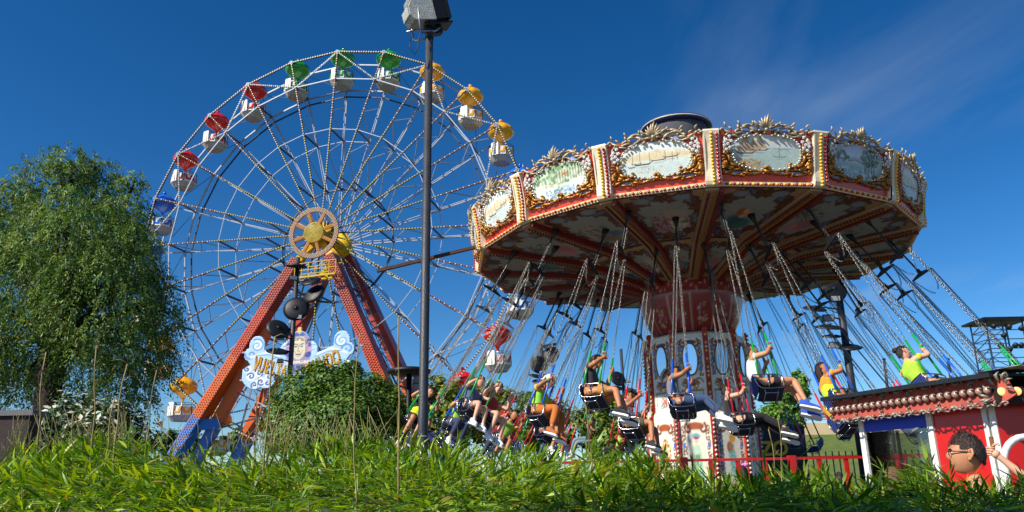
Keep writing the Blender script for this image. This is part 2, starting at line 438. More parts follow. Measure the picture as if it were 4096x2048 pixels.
# pictures on the canopy boards
def boat(c, x, y, s, hull='5a4a44', sail=None, f=1):
    c.poly([(x - s * f, y + .25 * s), (x - .7 * s * f, y - .05 * s), (x + .6 * s * f, y - .05 * s), (x + 1.05 * s * f, y + .3 * s), (x + .5 * s * f, y + .08 * s), (x - .6 * s * f, y + .08 * s)], hull)
    c.ell(x, y - .25 * s, s * .9, s * .14, hull, .9, 0, .4)
    if sail:
        c.line([(x, y), (x, y + 1.6 * s)], .006, '5a4a40')
        c.poly([(x - .9 * s * f, y + .15 * s), (x + .05 * f * s, y + 1.6 * s), (x + .75 * s * f, y + .2 * s)], sail)
        c.poly([(x - .1 * s * f, y + .2 * s), (x + .12 * f * s, y + 1.3 * s), (x + .75 * s * f, y + .2 * s)], 'b59c7c', .5)
def picture(kind):
    c = Canvas(140, 80, 1.9, 'dfe6dc'); A = 1.9
    r_ = random.Random(kind * 5 + 1)
    if kind in (0, 2):      # lagoon with gondolas
        c.band(.62, 1.2, 'e6ecea', .5); c.band(-.1, .45, 'cfe0da', .3)
        c.band(.5, .63, 'e2cfa4', .06); c.ell(.9, .68, .9, .12, 'efe0bc', .9)
        for i in range(16): x = .15 + i * .1; h = r_.uniform(.03, .1); c.poly([(x, .6), (x, .63 + h), (x + .07, .63 + h), (x + .07, .6)], 'd8c49a', .5)
        c.ell(1.0, .72, .08, .07, 'd9c8a4', .4)
        for x, y, s, f in ((.62, .40, .26, 1), (.32, .36, .12, -1), (1.02, .47, .22, 1), (1.35, .52, .22, 1), (.45, .44, .16, -1)): boat(c, x, y, s, '4a3c36', None, f)
        for x in (.36, .55, .8, 1.2, 1.38, 1.5): c.line([(x, .42), (x, .42 + r_.uniform(.2, .35))], .007, '7a6650')
        for i in range(14): c.line([(r_.uniform(.2, 1.6), r_.uniform(.1, .32))] * 2 + [(r_.uniform(.2, 1.6), .2)], .003, 'bcd0c8', .3)
        c.speck(.8, .24, .4, .08, ['c9946c', 'b8a07c', 'd8c8a8'], 26, .02, 3)
    elif kind == 1:         # wooded river
        c.band(.5, 1.2, 'c9d8c0', .5); c.speck(.95, .7, .85, .3, ['7f9f72', '98b48a', 'b4c8a4', '6a8a60'], 130, .07, 4)
        for i in range(22): x = .9 + i * .045; c.line([(x, .45), (x + .01, .78)], .008, 'd8d4c0' if i % 2 else '7a7058')
        c.ell(1.15, .66, .1, .035, 'd8642c', .3)
        c.poly([(.5, .1), (.9, .3), (1.2, .35), (1.5, .1)], '9fc0e0', .8); c.speck(.9, .18, .6, .16, ['e8eef2', '8fb0dc', '6f8f68', 'c8d8d0'], 90, .04, 5)
        c.line([(.35, .5), (.8, .4), (1.2, .3)], .02, 'e4d6b0', .8)
        for x in (.3, .42, .55): c.line([(x, .12), (x + .02, .6)], .016, 'e8e6da')
    elif kind == 3:         # sailing boats off a stony shore
        c.band(.58, 1.2, 'dde2da', .4); c.band(.8, 1.2, 'e9e6d8', .3); c.band(-.1, .58, 'b9d0c8', .08); c.ell(1.4, .6, .6, .05, '9fb4c0', .8)
        boat(c, .42, .48, .3, '8a5a4a', 'cdb08c'); boat(c, .80, .56, .26, '7a5a48', 'd4bc98'); boat(c, .64, .56, .2, '7a5a48', 'c8a880', -1)
        boat(c, 1.32, .38, .2, '7f8a80', None); c.line([(1.3, .4), (1.3, .66)], .006, '6a6458'); c.line([(1.2, .5), (1.45, .62), (1.6, .5)], .004, '8a8478')
        c.poly([(-.1, -.1), (-.1, .42), (.3, .36), (.7, .18), (1.3, .02), (1.3, -.1)], 'c0a070', .7)
        c.speck(.4, .18, .5, .16, ['b07850', 'd0b080', '8f9a78', 'c89468'], 120, .03, 6)
        for i in range(40): x = r_.uniform(.3, 1.8); y = r_.uniform(.1, .5); c.line([(x, y), (x + .1, y)], .004, '8fb0a0', .5)
    else:                   # footbridge and trees in haze
        c.band(.6, 1.2, 'c4cee0', .6); c.band(-.1, .5, '9fb4b0', .3)
        c.speck(.35, .6, .25, .16, ['7f908a', '97a8a0', '66786c'], 50, .06, 7); c.poly([(.28, .55), (.36, .68), (.46, .55)], 'd8d4cc')
        c.line([(.6, .5), (.85, .56), (1.1, .5)], .018, '8a7a70'); c.line([(.6, .56), (.85, .62), (1.1, .56)], .008, '8a7a70')
        for x in (1.25, 1.36, 1.46, 1.55, 1.2): c.line([(x, .1), (x + .02, .75)], .014, '5a5048')
        c.speck(1.4, .68, .35, .24, ['5f7058', '788a6c', '8f9c86', '4f5e4a'], 110, .05, 8); c.speck(.9, .2, .7, .16, ['a8bcc0', '7f9488', 'c8d4d8'], 60, .05, 9)
    x = (c.U / A - .5) * 2; y = (c.V - .5) * 2
    c.mask = (abs(x) ** 2.7 + abs(y) ** 2.7) < 1.0
    def f(u, v): return (2 * u - 1) * .86, .26 + v * .89, np.full_like(u, .022) - .02 * ((2 * u - 1) ** 2 + (2 * v - 1) ** 2) * .3
    return c.mesh('painting', f, M_paint)
PICS = [picture(i) for i in range(5)]
PICK = [0, 1, 2, 3, 4, 2, 1, 3, 0, 4, 2, 3, 1, 0, 4, 2]
# pilaster at each corner
prof = [(-.1, -.01), (.03, -.01), (.085, .03), (.10, .11), (.085, .22), (.05, .38), (.035, .6), (.035, .95), (.06, 1.14), (.075, 1.22), (.06, 1.26), (-.1, 1.26)]
pm = MB(); pm.prism([(y, z) for z, y in prof], -.17, .17, 0, Matrix(((0, 0, 1, 0), (1, 0, 0, 0), (0, 1, 0, 0), (0, 0, 0, 1))), False)
pm.box((-.155, .62, .05), (.03, 1.2, .03))
pilm = pm.mesh('pilaster', M_cream)
def zat(y):
    q = prof[1:-1]
    for (z0, y0), (z1, y1) in zip(q[:-1], q[1:]):
        if y0 <= y <= y1: return z0 + (z1 - z0) * (y - y0) / (y1 - y0 + 1e-9)
    return .06
pbul = [(.0, .03 + .0755 * i, 'y') for i in range(16)] + [(.115, .05 + .083 * i, 'r') for i in range(14)]
sbul = [(-1.0 + .087 * i, .055, 'yr'[i % 2]) for i in range(24)]
def rowmesh(lst, zf):
    b = MB()
    for x, y, k in lst: b.ball((x, y, zf(y)), .037, 6, 0 if k == 'y' else 1)
    return b.mesh('bulb_row', [M_yb, M_rb])
prow = rowmesh(pbul, lambda y: zat(y) + .02); srow = rowmesh(sbul, lambda y: .05)
for k in range(16):
    th = TH0 + DT * k; mid = th + DT / 2
    P = put('fascia_panel', boardm, ride, fframe(mid, APO))
    FT = Matrix.Translation((0, .105, 0)) @ Matrix.Diagonal((.95, .93, 1, 1))
    put('sill', sillm, P); put('painting', PICS[PICK[k]], P, FT); put('gilded_frame', framem, P, FT); tag(put('blue_ground', blm, P, FT), kind='stuff')
    tag(put('flowers', flm, P, FT), kind='stuff'); tag(put('glass_bulbs', pem, P, FT), kind='stuff')
    Q = put('pilaster', pilm, ride, fframe(th, 6.05 + .012))
    if 0 <= k <= 4:
        for x, y, c in sbul: put('bulb', bulbY if c == 'y' else bulbR, P, (x, y, .05))
    else: tag(put('bulb_row', srow, P), kind='stuff')
    if 1 <= k <= 5:
        for x, y, c in pbul: put('bulb', bulbY if c == 'y' else bulbR, Q, (x, y, zat(y) + .02))
    else: tag(put('bulb_row', prow, Q), kind='stuff')
# --- soffit: outer and inner painted sectors
TA = math.tan(rad(11.25))
def soffit(kind, inner):
    c = Canvas(110, 110, 1.0, 'b4926a'); r_ = random.Random(kind + 40)
    x = (c.U - .5) * 2; y = (c.V - .47) * 2
    sx, sy = (.76, .80) if not inner else (.66, .68)
    ang = np.arctan2(y / sy, x / sx); d = ((abs(x) / sx) ** 3 + (abs(y) / sy) ** 3) ** (1 / 3)
    wob = .06 * np.sin(8 * ang + kind) + .045 * np.sin(15 * ang + 1.3) + .03 * np.sin(27 * ang)
    e = d + wob
    c.put(np.clip((.86 - e) * 20, 0, 1), '98a09c')
    if kind % 4 == 0: c.speck(.4, .55, .17, .2, ['b0687c', 'c48a98', '7a3a4c', '5a6a48'], 60, .03, 1); c.speck(.64, .64, .13, .13, ['e0dcd0', 'c8c4b4', '6a7450'], 46, .03, 2); c.ell(.6, .42, .2, .14, 'd8c0a0', .9, 0, .6)
    elif kind % 4 == 1:
        c.ell(.45, .62, .2, .15, '2f6a70', .4, .5); c.ell(.58, .68, .16, .1, '3f7f80', .4, -.4); c.ell(.52, .48, .06, .10, 'd8a888', .3, .7); c.ell(.44, .43, .07, .09, 'a8642c', .4); c.ell(.5, .42, .04, .05, 'd8ac90', .3)
        for i in range(7): c.line([(.36 + .05 * i, .76), (.42 + .03 * i, .56)], .007, '1f4a50', .7)
    elif kind % 4 == 2:
        c.ell(.55, .6, .22, .15, 'b5707a', .35, -.2); c.ell(.45, .66, .1, .1, 'c88a90', .5); c.speck(.4, .42, .2, .12, ['6a7058', '8a8a70', '4a4a3a'], 50, .02, 3)
        for i in range(6): c.line([(.25, .4), (.35 + .03 * i, .25 + .05 * i)], .006, '4f4a38', .8)
    else:
        c.ell(.5, .66, .26, .14, '8a7a50', .6); c.ell(.62, .6, .2, .08, '4f7aa0', .5); c.speck(.42, .5, .24, .16, ['a06a70', '6f7a58', 'b8a078', '54607a'], 70, .025, 4)
    ring = np.clip(1 - abs(e - .98) / .17, 0, 1)
    c.put(np.clip(ring * 4, 0, 1), '6a3820')
    c.put(np.clip(1 - abs(e - .98 - .04 * np.sin(19 * ang)) / .05, 0, 1) * .9, '96602f')
    bp = np.clip(ring * 3 - 1.1, 0, 1) * (np.sin(6 * ang + .6) > .35)
    c.put(bp, '56749f' if kind % 2 else '6f86a0')
    c.put(np.clip(1 - abs(abs(e - .98) - .165) / .035, 0, 1), '24140c')
    for i in range(26):
        a = 2 * PI * i / 26 + kind; q = 1.1 + .1 * math.sin(5 * a)
        c.scroll(.5 + .5 * sx * math.cos(a) * q, .47 + .5 * sy * math.sin(a) * q, .05, a, .85, .012, '54301a', 1 if i % 2 else -1)
    if not inner:
        for q in (.3, .7): c.ell(q, .1, .1, .06, '8a9aa8', .3); c.ell(q, .1, .125, .08, '6a3f26', .12, 0, 0) 
        c.band(.945, .985, '1c2448', .01, 1); c.C[(abs(x) > .62) & (c.V > .93)] = lin('b4966f')
    def f(u, v):
        r0, r1, z0, z1 = (6.0, 3.1, RZ - .004, RZ - .25) if not inner else (3.1, 1.36, RZ - .25, RZ - .8)
        d = (r0 + (r1 - r0) * v) * math.cos(rad(11.25))
        return d, (2 * u - 1) * d * TA, z0 + (z1 - z0) * v
    return c.mesh('soffit_panel', f, M_under)
SO = [soffit(i, False) for i in range(4)]; SI = [soffit(i, True) for i in range(4)]
for k in range(16):
    R_ = Matrix.Rotation(TH0 + DT * (k + .5), 4, 'Z')
    put('soffit_panel', SO[(k + 2) % 4], ride, R_); put('inner_soffit_panel', SI[(k * 3 + 1) % 4], ride, R_)
# radial beams with their bulb rows
bm_ = MB(); UZ = lambda r: RZ - .25 * (6.0 - r) / 2.9 if r > 3.1 else RZ - .25 - .55 * (3.1 - r) / 1.74
for r0, r1 in ((6.0, 3.1), (3.1, 1.36)):
    bm_.bar((r0, -.03, UZ(r0) - .035), (r1, -.03, UZ(r1) - .035), .3, .06, 1, (0, 0, 1))
    bm_.bar((r0, .17, UZ(r0) - .06), (r1, .17 if r0 > 4 else .14, UZ(r1) - .06), .09, .14, 0, (0, 0, 1))
beamm = bm_.mesh('beam', [M_maroon, mat('soffit_cream', 'a88c6c', .55, var=.12, dirt=.3)])
br = MB()
for i in range(50):
    r = 5.85 - i * .088
    br.ball((r, .03, UZ(r) - .085), .033, 6, 0); br.ball((r, -.09, UZ(r) - .085), .033, 6, 1)
browm = br.mesh('bulb_row', [mat('amber_bulb', 'a87414', .3), mat('dark_red_bulb', '6a1012', .3)])
for k in range(16):
    o = put('beam', beamm, ride, Matrix.Rotation(TH0 + DT * k, 4, 'Z'))
    tag(put('bulb_row', browm, o), kind='stuff')
# roof, lantern drum, bowl
M_can = mat('grey_canvas', '4a4a52', .8, var=.2, bump=.2)
b = MB(); b.lathe([(6.2, RZ + 1.2), (6.15, RZ + 1.21), (1.1, 10.6), (1.0, 10.7), (.9, 10.5), (5.9, RZ + 1.1)], 16, 0, Matrix.Rotation(TH0, 4, 'Z'), False); b.build('roof', M_can, ride)
dr = MB(); dr.lathe([(.93, 10.3), (.95, 11.75), (.93, 11.87), (.9, 11.87), (.88, 10.3)], 28); dr = dr.build('lantern_drum', M_can, ride)
b = MB(); b.lathe([(.95, 11.88), (1.04, 11.90), (1.05, 12.01), (.97, 12.05), (.3, 12.15), (.0, 12.17)], 28); b.build('drum_cap', mat('navy_canvas', '1c2a5c', .6, var=.2), dr)
b = MB(); b.tube([(1.06 * math.cos(i * PI / 16), 1.06 * math.sin(i * PI / 16), 11.95) for i in range(32)], .022, 6, 0, True); b.build('drum_rim', mat('pale_piping', 'c9c3b4', .5), dr)
c = Canvas(220, 34, 6.0, '8f241a')
for i in range(14):
    u = (i + .5) / 14 * 6
    c.line([(u + .21, .0), (u + .21, .72)], .018, 'a8948a', .8)
    c.speck(u, .34, .1, .22, ['c07a94', 'a85a6a', 'c8a060', '6a3a4a', '8a8a50', 'd4a4ac'], 44, .028, i)
c.band(.74, .79, 'b8a89a', .02, .8)
for i in range(70): c.ell(i / 70 * 6 + .03, .88 + .05 * math.sin(i * 1.7), .022, .03, 'c9a88c', .4, i, .8)
def bowlf(u, v):
    pv = [0, .12, .3, .55, .74, .8, 1.0]; pr = [1.05, 1.16, 1.28, 1.38, 1.43, 1.40, 1.36]; pz = [5.52, 5.66, 5.9, 6.25, 6.52, 6.58, 6.98]
    r = np.interp(v, pv, pr); z = np.interp(v, pv, pz); a = u * 2 * PI
    return r * np.cos(a), r * np.sin(a), z
me = c.mesh('bowl', bowlf, paintmat('bowl_paint', .32, .12, 4, .2, .4)); me.polygons.foreach_set('use_smooth', [True] * len(me.polygons)); put('bowl', me, ride)
b = MB(); b.lathe([(1.05, 5.3), (1.08, 5.6), (.9, 5.62), (.9, 5.3)], 24); b.build('bearing_collar', M_black, ride)
# column: ten faces
NC, CR = 10, 1.40
CA = CR * math.cos(PI / NC); CW = CR * math.sin(PI / NC)
def cartouche(c, x, y, w, h, col='a8301c'):
    c.poly([(x - w, y + h), (x - w * .6, y + h * .4), (x - w * .9, y - h * .2), (x - w * .3, y - h), (x + w * .3, y - h), (x + w * .9, y - h * .2), (x + w * .6, y + h * .4), (x + w, y + h), (x, y + h * .5)], col)
    for s in (-1, 1): c.scroll(x + s * w * .7, y - h * .1, w * .5, 0, .9, .012, 'b08a3c', s); c.scroll(x + s * w * .35, y - h, w * .35, 1, .8, .01, 'b08a3c', -s)
    c.ell(x, y, w * .28, h * .45, '5a80c8', .3)
def upper(kind):
    c = Canvas(40, 100, .4, 'eee6d4')          # 0..0.4 across, 0..1 up
    for s in (-1, 1):
        for i in range(9):
            y = .52 + i * .052; c.scroll(.2 + s * .14, y, .03, i, .9, .009, '7a5a2c', s if i % 2 else -s)
        for y in (.60, .72, .86): c.ell(.2 + s * .145, y, .022, .035, '5a80c8', .3, s * .3)
    c.ell(.2, .72, .118, .225, '6a5430', .1)
    c.ell(.2, .945, .13, .035, '8a3a28', .3); c.scroll(.12, .93, .06, 2, .9, .014, '8a4a2c'); c.scroll(.28, .93, .06, 1, .9, .014, '8a4a2c', -1)
    c.ell(.2, .955, .022, .025, '3a50a0', .3)
    cartouche(c, .2, .42, .13, .055)
    c.poly([(.06, .06), (.06, .29), (.34, .29), (.34, .06)], 'cfe0da')
    for s in (-1, 1): c.line([(.2 + s * .15, .03), (.2 + s * .15, .31)], .007, '9a7434'); 
    c.line([(.05, .31), (.35, .31)], .01, '9a7434'); c.line([(.05, .04), (.35, .04)], .008, '9a7434')
    for i in range(8): c.scroll(.07 + i * .037, .315, .02, i, .8, .006, 'a8803c', 1 if i % 2 else -1)
    c.speck(.2, .19, .07, .07, ['e07a90', 'd8505c', 'e8b060', 'f0e4d0', 'c84a5c'], 40, .016, kind); c.speck(.2, .13, .08, .06, ['5a7a48', '7a944f', 'd87a80'], 24, .014, kind + 3)
    return c.mesh('upper_panel', lambda u, v: (np.full_like(u, CA), (2 * u - 1) * CW * .86, 3.3 + 2.0 * v), M_paint)
def lower(kind):
    c = Canvas(40, 120, .37, 'efe7d6')
    c.mask = (c.V < .90 + .09 * np.sqrt(np.clip(1 - ((c.U - .185) / .19) ** 2, 0, 1)))
    for s in (-1, 1):
        for i in range(12):
            y = .30 + i * .045; c.scroll(.185 + s * .145, y, .026, i, .9, .007, '7a5a2c', s if i % 2 else -s)
        for y in (.36, .5, .64): c.ell(.185 + s * .145, y, .016, .03, '4f78c8', .3, s * .3)
    c.ell(.185, .81, .13, .04, 'a8542c', .3); c.scroll(.1, .79, .05, 2, .9, .012, '8a4a2c'); c.scroll(.27, .79, .05, 1, .9, .012, '8a4a2c', -1)
    c.ell(.185, .55, .115, .24, 'e9e2cc', .15)
    if kind == 0:                                            # lady in green with a hat
        c.poly([(.12, .33), (.14, .55), (.17, .64), (.21, .64), (.235, .55), (.25, .33)], 'a9cdb0'); c.ell(.185, .6, .05, .05, 'b9d8bc', .3)
        c.ell(.185, .68, .024, .03, 'e4c0a4', .3); c.ell(.185, .72, .06, .03, '6fb0b8', .3); c.ell(.185, .705, .035, .016, 'a84a6a', .3)
        for i in range(6): c.line([(.14 + .02 * i, .34), (.165 + .008 * i, .56)], .003, '6f9a80')
    elif kind == 1:                                          # basket of fruit and flowers
        c.speck(.185, .6, .08, .1, ['d8a040', 'e0c050', 'b86a30', '7a8a48', 'd87040'], 60, .018, 5); c.ell(.185, .5, .07, .05, '9a6a3c', .2)
        c.poly([(.13, .3), (.15, .5), (.22, .5), (.24, .3)], 'cfc6b0')
    else:                                                    # teal plume
        c.ell(.2, .5, .06, .18, '8fccbc', .3, .2); c.ell(.17, .62, .05, .06, 'b8643c', .3); c.ell(.21, .7, .05, .05, 'd8a040', .3)
        for i in range(5): c.scroll(.19, .42 + .05 * i, .04, 0, .7, .005, '5fa894')
    c.ell(.185, .19, .1, .07, '9a3a24', .2); c.scroll(.12, .18, .05, 0, .9, .01, 'b08a3c'); c.scroll(.25, .18, .05, 2, .9, .01, 'b08a3c', -1)
    return c.mesh('lower_panel', lambda u, v: (np.full_like(u, CA + .07), (2 * u - 1) * (CW + .02) * .86, .7 + 2.85 * v), M_paint)
UPP = [upper(i) for i in range(3)]; LOW = [lower(i) for i in range(3)]
mm = mat('mirror_glass', 'd8dcde', .03, 1, var=0)
mir = MB(); mir.prism([(.19 * abs(math.cos(t * PI / 14)) ** .8 * (1 if math.cos(t * PI / 14) > 0 else -1), 4.74 + .40 * math.sin(t * PI / 14)) for t in range(28)], 0, .012, 0, Matrix(((0, 0, 1, CA + .008), (1, 0, 0, 0), (0, 1, 0, 0), (0, 0, 0, 1))))
mirm = mir.mesh('mirror', mm)
mf = MB(); mf.tube([(CA + .02, .2 * abs(math.cos(t * PI / 14)) ** .8 * (1 if math.cos(t * PI / 14) > 0 else -1), 4.74 + .42 * math.sin(t * PI / 14)) for t in range(28)], .022, 5, 0, True); mfm = mf.mesh('mirror_frame', M_gold)
st = MB(); st.box((CR - .02, 0, 4.42), (.1, .13, 2.26)); st.box((CR + .06, 0, 2.0), (.1, .13, 2.64)); stm = st.mesh('corner_strip', mat('column_red', 'b02c1a', .4, var=.12, dirt=.2))
cb = MB()
for i in range(20): cb.ball((CR + .045, 0, 3.42 + i * .108), .036, 6, (0, 1, 0, 2, 0, 1)[i % 6])
for i in range(22): cb.ball((CR + .125, 0, .82 + i * .112), .036, 6, 2)
cbm = cb.mesh('bulb_row', [M_yb, M_rb, M_cb])
cc = MB(); cc.lathe([(CR + .02, .4), (CR + .05, .7), (CR + .05, 3.28), (CR - .012, 3.3), (CR - .012, 5.42), (1.2, 5.5)], NC, 0, Matrix.Rotation(rad(-127), 4, 'Z'), False); cc.build('column_core', M_cream, ride)
b = MB(); b.lathe([(CR + .1, .3), (CR + .16, .62), (CR + .16, .7), (CR, .72)], NC, 0, Matrix.Rotation(rad(-127), 4, 'Z'), False); b.build('plinth', MATS['column_red'], ride)
for k in range(NC):
    a = rad(-127) + 2 * PI / NC * k
    R_ = Matrix.Rotation(a + PI / NC, 4, 'Z')
    put('upper_panel', UPP[k % 3], ride, R_); q = put('mirror', mirm, ride, R_); put('mirror_frame', mfm, q); put('lower_panel', LOW[(0, 2, 1, 0, 2, 1, 0, 2, 0, 1)[k]], ride, R_)
    o = put('corner_strip', stm, ride, Matrix.Rotation(a, 4, 'Z')); tag(put('bulb_row', cbm, o), kind='stuff')

# ================================================================ swing seats
SEATF = MB(); t_ = .0135
def rloop(P, r=t_, closed=True, mi=0): SEATF.tube(P, r, 6, mi, closed)
for s in (-1, 1):
    rloop([(-.27, s * .25, .30), (-.05, s * .265, .29), (.16, s * .265, .28), (.23, s * .26, .25), (.25, s * .25, .18), (.25, s * .235, .04), (.22, s * .22, -.01), (0, s * .215, -.02), (-.18, s * .215, -.01), (-.24, s * .22, .05), (-.29, s * .24, .2)])
    rloop([(-.02, s * .265, .29), (-.04, s * .22, -.02)], .012, False)
    rloop([(.12, s * .2, -.02), (.12, s * .17, -.1), (-.12, s * .17, -.1), (-.14, s * .2, -.02)], .013, False)
rloop([(-.27, -.25, .30), (-.29, -.2, .34), (-.30, 0, .35), (-.29, .2, .34), (-.27, .25, .30)], t_, False)
for x, z in ((.25, .04), (-.24, .05), (.25, .2)): rloop([(x, -.235, z), (x + .02, 0, z), (x, .235, z)], .014, False)
rloop([(.12, -.17, -.1), (.12, .17, -.1)], .013, False); rloop([(-.12, -.17, -.1), (-.12, .17, -.1)], .013, False)
M_navy = mat('navy_webbing', '1a2444', .6, var=.25, bump=.4, bscale=90)
seatf = SEATF.mesh('seat_frame', M_chrome)
pan = MB()
for i in range(9): pan.box((-.19 + i * .052, 0, -.005 - .004 * (i % 2)), (.05, .41, .016))
panm = pan.mesh('seat_pan', M_navy)
bk = MB()
for i in range(7): bk.box((-.243 - i * .009, 0, .05 + .042 * i), (.014, .42 - .01 * (i % 2), .04))
bkm = bk.mesh('seat_back', mat('blue_webbing', '24387a', .6, var=.25, bump=.4, bscale=90))
M_slv = {'green': mat('green_sleeve', '0f9a3c', .35, var=.08, coat=.2), 'blue': mat('blue_sleeve', '1c58c4', .35, var=.08, coat=.2), 'red': mat('red_sleeve', 'd02030', .35, var=.08, coat=.2)}
LINK = [(.5 * math.cos(i * PI / 4), .5 * math.sin(i * PI / 4)) for i in range(8)]
def chain(b, A, B, pitch=.052, w=.031, r=.0056):
    A, B = Vector(A), Vector(B); d = B - A; n = max(2, int(d.length / pitch)); z = d.normalized(); x, y = ortho(z); st_ = d.length / n
    for i in range(n):
        c = A + z * (st_ * (i + .5)); q = (x + y).normalized() if i % 2 else (x - y).normalized()
        b.tube([c + q * (w * p[0]) + z * (st_ * 1.35 * p[1]) for p in LINK], r, 3, 0, True)
def sagchain(b, A, B, sag):
    A, B = Vector(A), Vector(B); P = [A.lerp(B, i / 6) - Vector((0, 0, sag * 4 * (i / 6) * (1 - i / 6))) for i in range(7)]
    for p, q in zip(P[:-1], P[1:]): chain(b, p, q)
COR = [(.15, .231, .255), (-.176, .225, .273)]
def seatkit(color, L):
    kit = []
    hang = 1.30
    T = L - hang
    h = MB(); h.tube([(0, 0, T + .02), (0, 0, L - .2), (0, 0, L + .02)], [.021, .021, .021], 8); h.lathe([(.03, L - .3), (.075, L - .06), (.09, L), (.09, L + .03)], 10)
    h.prism([(-.27, -.02), (.27, -.02), (.28, .015), (.05, .08), (.04, .17), (-.04, .17), (-.05, .08), (-.28, .015)], -.018, .018, 0, Matrix(((0, 0, 1, 0), (1, 0, 0, 0), (0, 1, 0, T), (0, 0, 0, 1))))
    kit.append(('hanger', h.mesh('hanger', M_black)))
    for (x, y, z) in COR:
        for s in (-1, 1):
            top = Vector((x * .12, s * .275, T - .02)); low = Vector((x, s * y, z)); d = (top - low).normalized()
            sl_ = .95 if x > 0 else .78
            m1 = low + d * sl_
            cb_ = MB(); chain(cb_, m1, top); kit.append(('chain', cb_.mesh('chain', M_chain)))
            sb_ = MB(); sb_.tube([low - d * .02, m1], .021, 8); kit.append(('sleeve', sb_.mesh('sleeve', M_slv[color])))
    sg = MB(); sagchain(sg, (0, .25, T), (.02, .05, T - .55), .12); sagchain(sg, (0, -.25, T), (.02, -.05, T - .5), .1); chain(sg, (.05, 0, T), (.05, 0, L - .05))
    kit.append(('safety_chains', sg.mesh('safety_chains', M_chain)))
    kit += [('seat_frame', seatf), ('seat_pan', panm), ('seat_back', bkm)]      # these three are built a little oversize, see SEATS
    return kit
RINGS = {'green': (5.25, RZ - .07, 8.0, 3.05, -94.2), 'blue': (4.5, RZ - .13, 7.5, 2.83, -105.3), 'red': (2.95, RZ - .3, 5.75, 2.60, -94.8)}
SEAT = {}
for cname, (ra, za, rs, zs, t0) in RINGS.items():
    L = math.hypot(rs - ra, za - zs); kit = seatkit(cname, L)
    for k in range(16):
        th = rad(t0 - 22.5 * k)
        A = Vector((RX, RY, 0)) + polar(th, ra, za); Pp = Vector((RX, RY, 0)) + polar(th, rs, zs)
        z = (A - Pp).normalized(); x = Vector((-math.sin(th), math.cos(th), 0)); y = z.cross(x)
        M = shrink(frame(Pp, x, y, z))
        o = thing('swing_seat', 'empty chair swing seat hanging on chains with %s sleeves' % cname, 'swing seat', M, 'empty swing seats with %s sleeves' % cname)
        for n_, me in kit:
            q = put(n_, me, o, Matrix.Diagonal((.88, .88, .88, 1)) if n_.startswith('seat_') else None)
            if n_ == 'safety_chains': q['kind'] = 'stuff'
        SEAT[(cname, k)] = o
# ================================================================ ferris wheel
WC = Vector((-15.10, 60, 21.37)); WU = Vector((math.cos(-.22), math.sin(-.22), 0)); WN = Vector((-WU.y, WU.x, 0)); WR = 16.47
wheel = thing('ferris_wheel', 'tall white spoked ferris wheel with bulb-lined rim', 'ferris wheel', frame(WC, WU, (0, 0, 1), -WN))
M_bul = mat('cream_lamp', 'c4b898', .3, var=.04); M_lred = mat('red_lamp', '9c5244', .3, var=.05); M_lyel = mat('yellow_lamp', 'b4a64e', .3, var=.05); M_lblu = mat('blue_lamp', '5f9ad8', .3)
M_bsteel = mat('blue_grey_steel', '3c465c', .4, .3, var=.15)
def dashes(b, A, B, pitch, w, mis, frac=.55, split=None):
    A, B = Vector(A), Vector(B); d = B - A; n = int(d.length / pitch); z = d.normalized()
    x, y = ortho(z)
    for i in range(n):
        c = A + z * (d.length * (i + .5) / n); t = (i + .5) / n
        mi = mis[i % len(mis)] if split is None or t > split else 2
        b.box((0, 0, 0), (w, w, d.length / n * frac), mi, frame(c, x, y, z))
LAMPS = [M_bul, M_lred, M_lyel, M_lblu]
DA = rad(15)
def pol(r, a, z): return (r * math.cos(a), r * math.sin(a), z)
sp = MB(); sp.bar((.9, 0, .35), (WR, 0, 0), .09, .09); spm = sp.mesh('spoke', M_dark)
ds = MB(); dashes(ds, (2.2, 0, .36), (WR - .1, 0, .07), .23, .085, [0, 1], .5, .55); dsm = ds.mesh('lamp_strip', LAMPS)
bs = MB(); bs.bar((.9, 0, -3.0), (WR, 0, -2.2), .09); bs.bar((.9, .25, -3.0), (WR * .845, .0, -2.1), .05); bsm = bs.mesh('back_spoke', M_wsteel)
la = MB(); rs_ = [.30, .43, .56, .66, .75, .845, 1.0]
for i, q in enumerate(rs_):
    zf = .35 * (1 - q); zb = -3 + q
    if i in (0, 2, 5): la.bar((q * WR, 0, zf), (q * WR, 0, zb), .12, .12, 1)
    if i + 1 < len(rs_):
        q2 = rs_[i + 1]; a_ = (q * WR, 0, zf if i % 2 else zb); b_ = (q2 * WR, 0, (-3 + q2) if i % 2 else .35 * (1 - q2)); la.bar(a_, b_, .06, .06, 0)
lam = la.mesh('lattice', [M_wsteel, M_bsteel])
def chord(name, q, z0, w, m, mi2=None):
    b = MB(); b.bar(pol(q * WR, 0, z0), pol(q * WR, -DA, z0), w); return b.mesh(name, m)
ro = chord('rim_bar', 1.0, 0, .10, M_dark)
rd = MB(); dashes(rd, pol(WR, -.008, .06), pol(WR, -DA + .008, .06), .22, .10, [0, 0, 0], .5); rdm = rd.mesh('lamp_strip', LAMPS)
rb_ = chord('rim_bar', 1.0, -2.2, .12, M_wsteel)
r1 = chord('ring_bar', .845, .05, .09, M_wsteel); r2 = MB(); r2.bar(pol(.845 * WR, 0, -2.15), pol(.845 * WR, -DA, -2.15), .12, None, 0); r2.bar(pol(.81 * WR, 0, -2.2), pol(.81 * WR, -DA, -2.2), .10, None, 1); r2 = r2.mesh('ring_bar', [M_wsteel, M_dark])
r3 = chord('ring_bar', .56, .15, .055, M_wsteel); r4 = chord('ring_bar', .56, -2.44, .055, M_wsteel); r5 = chord('ring_bar', .30, -2.7, .14, M_bsteel)
nd = MB()
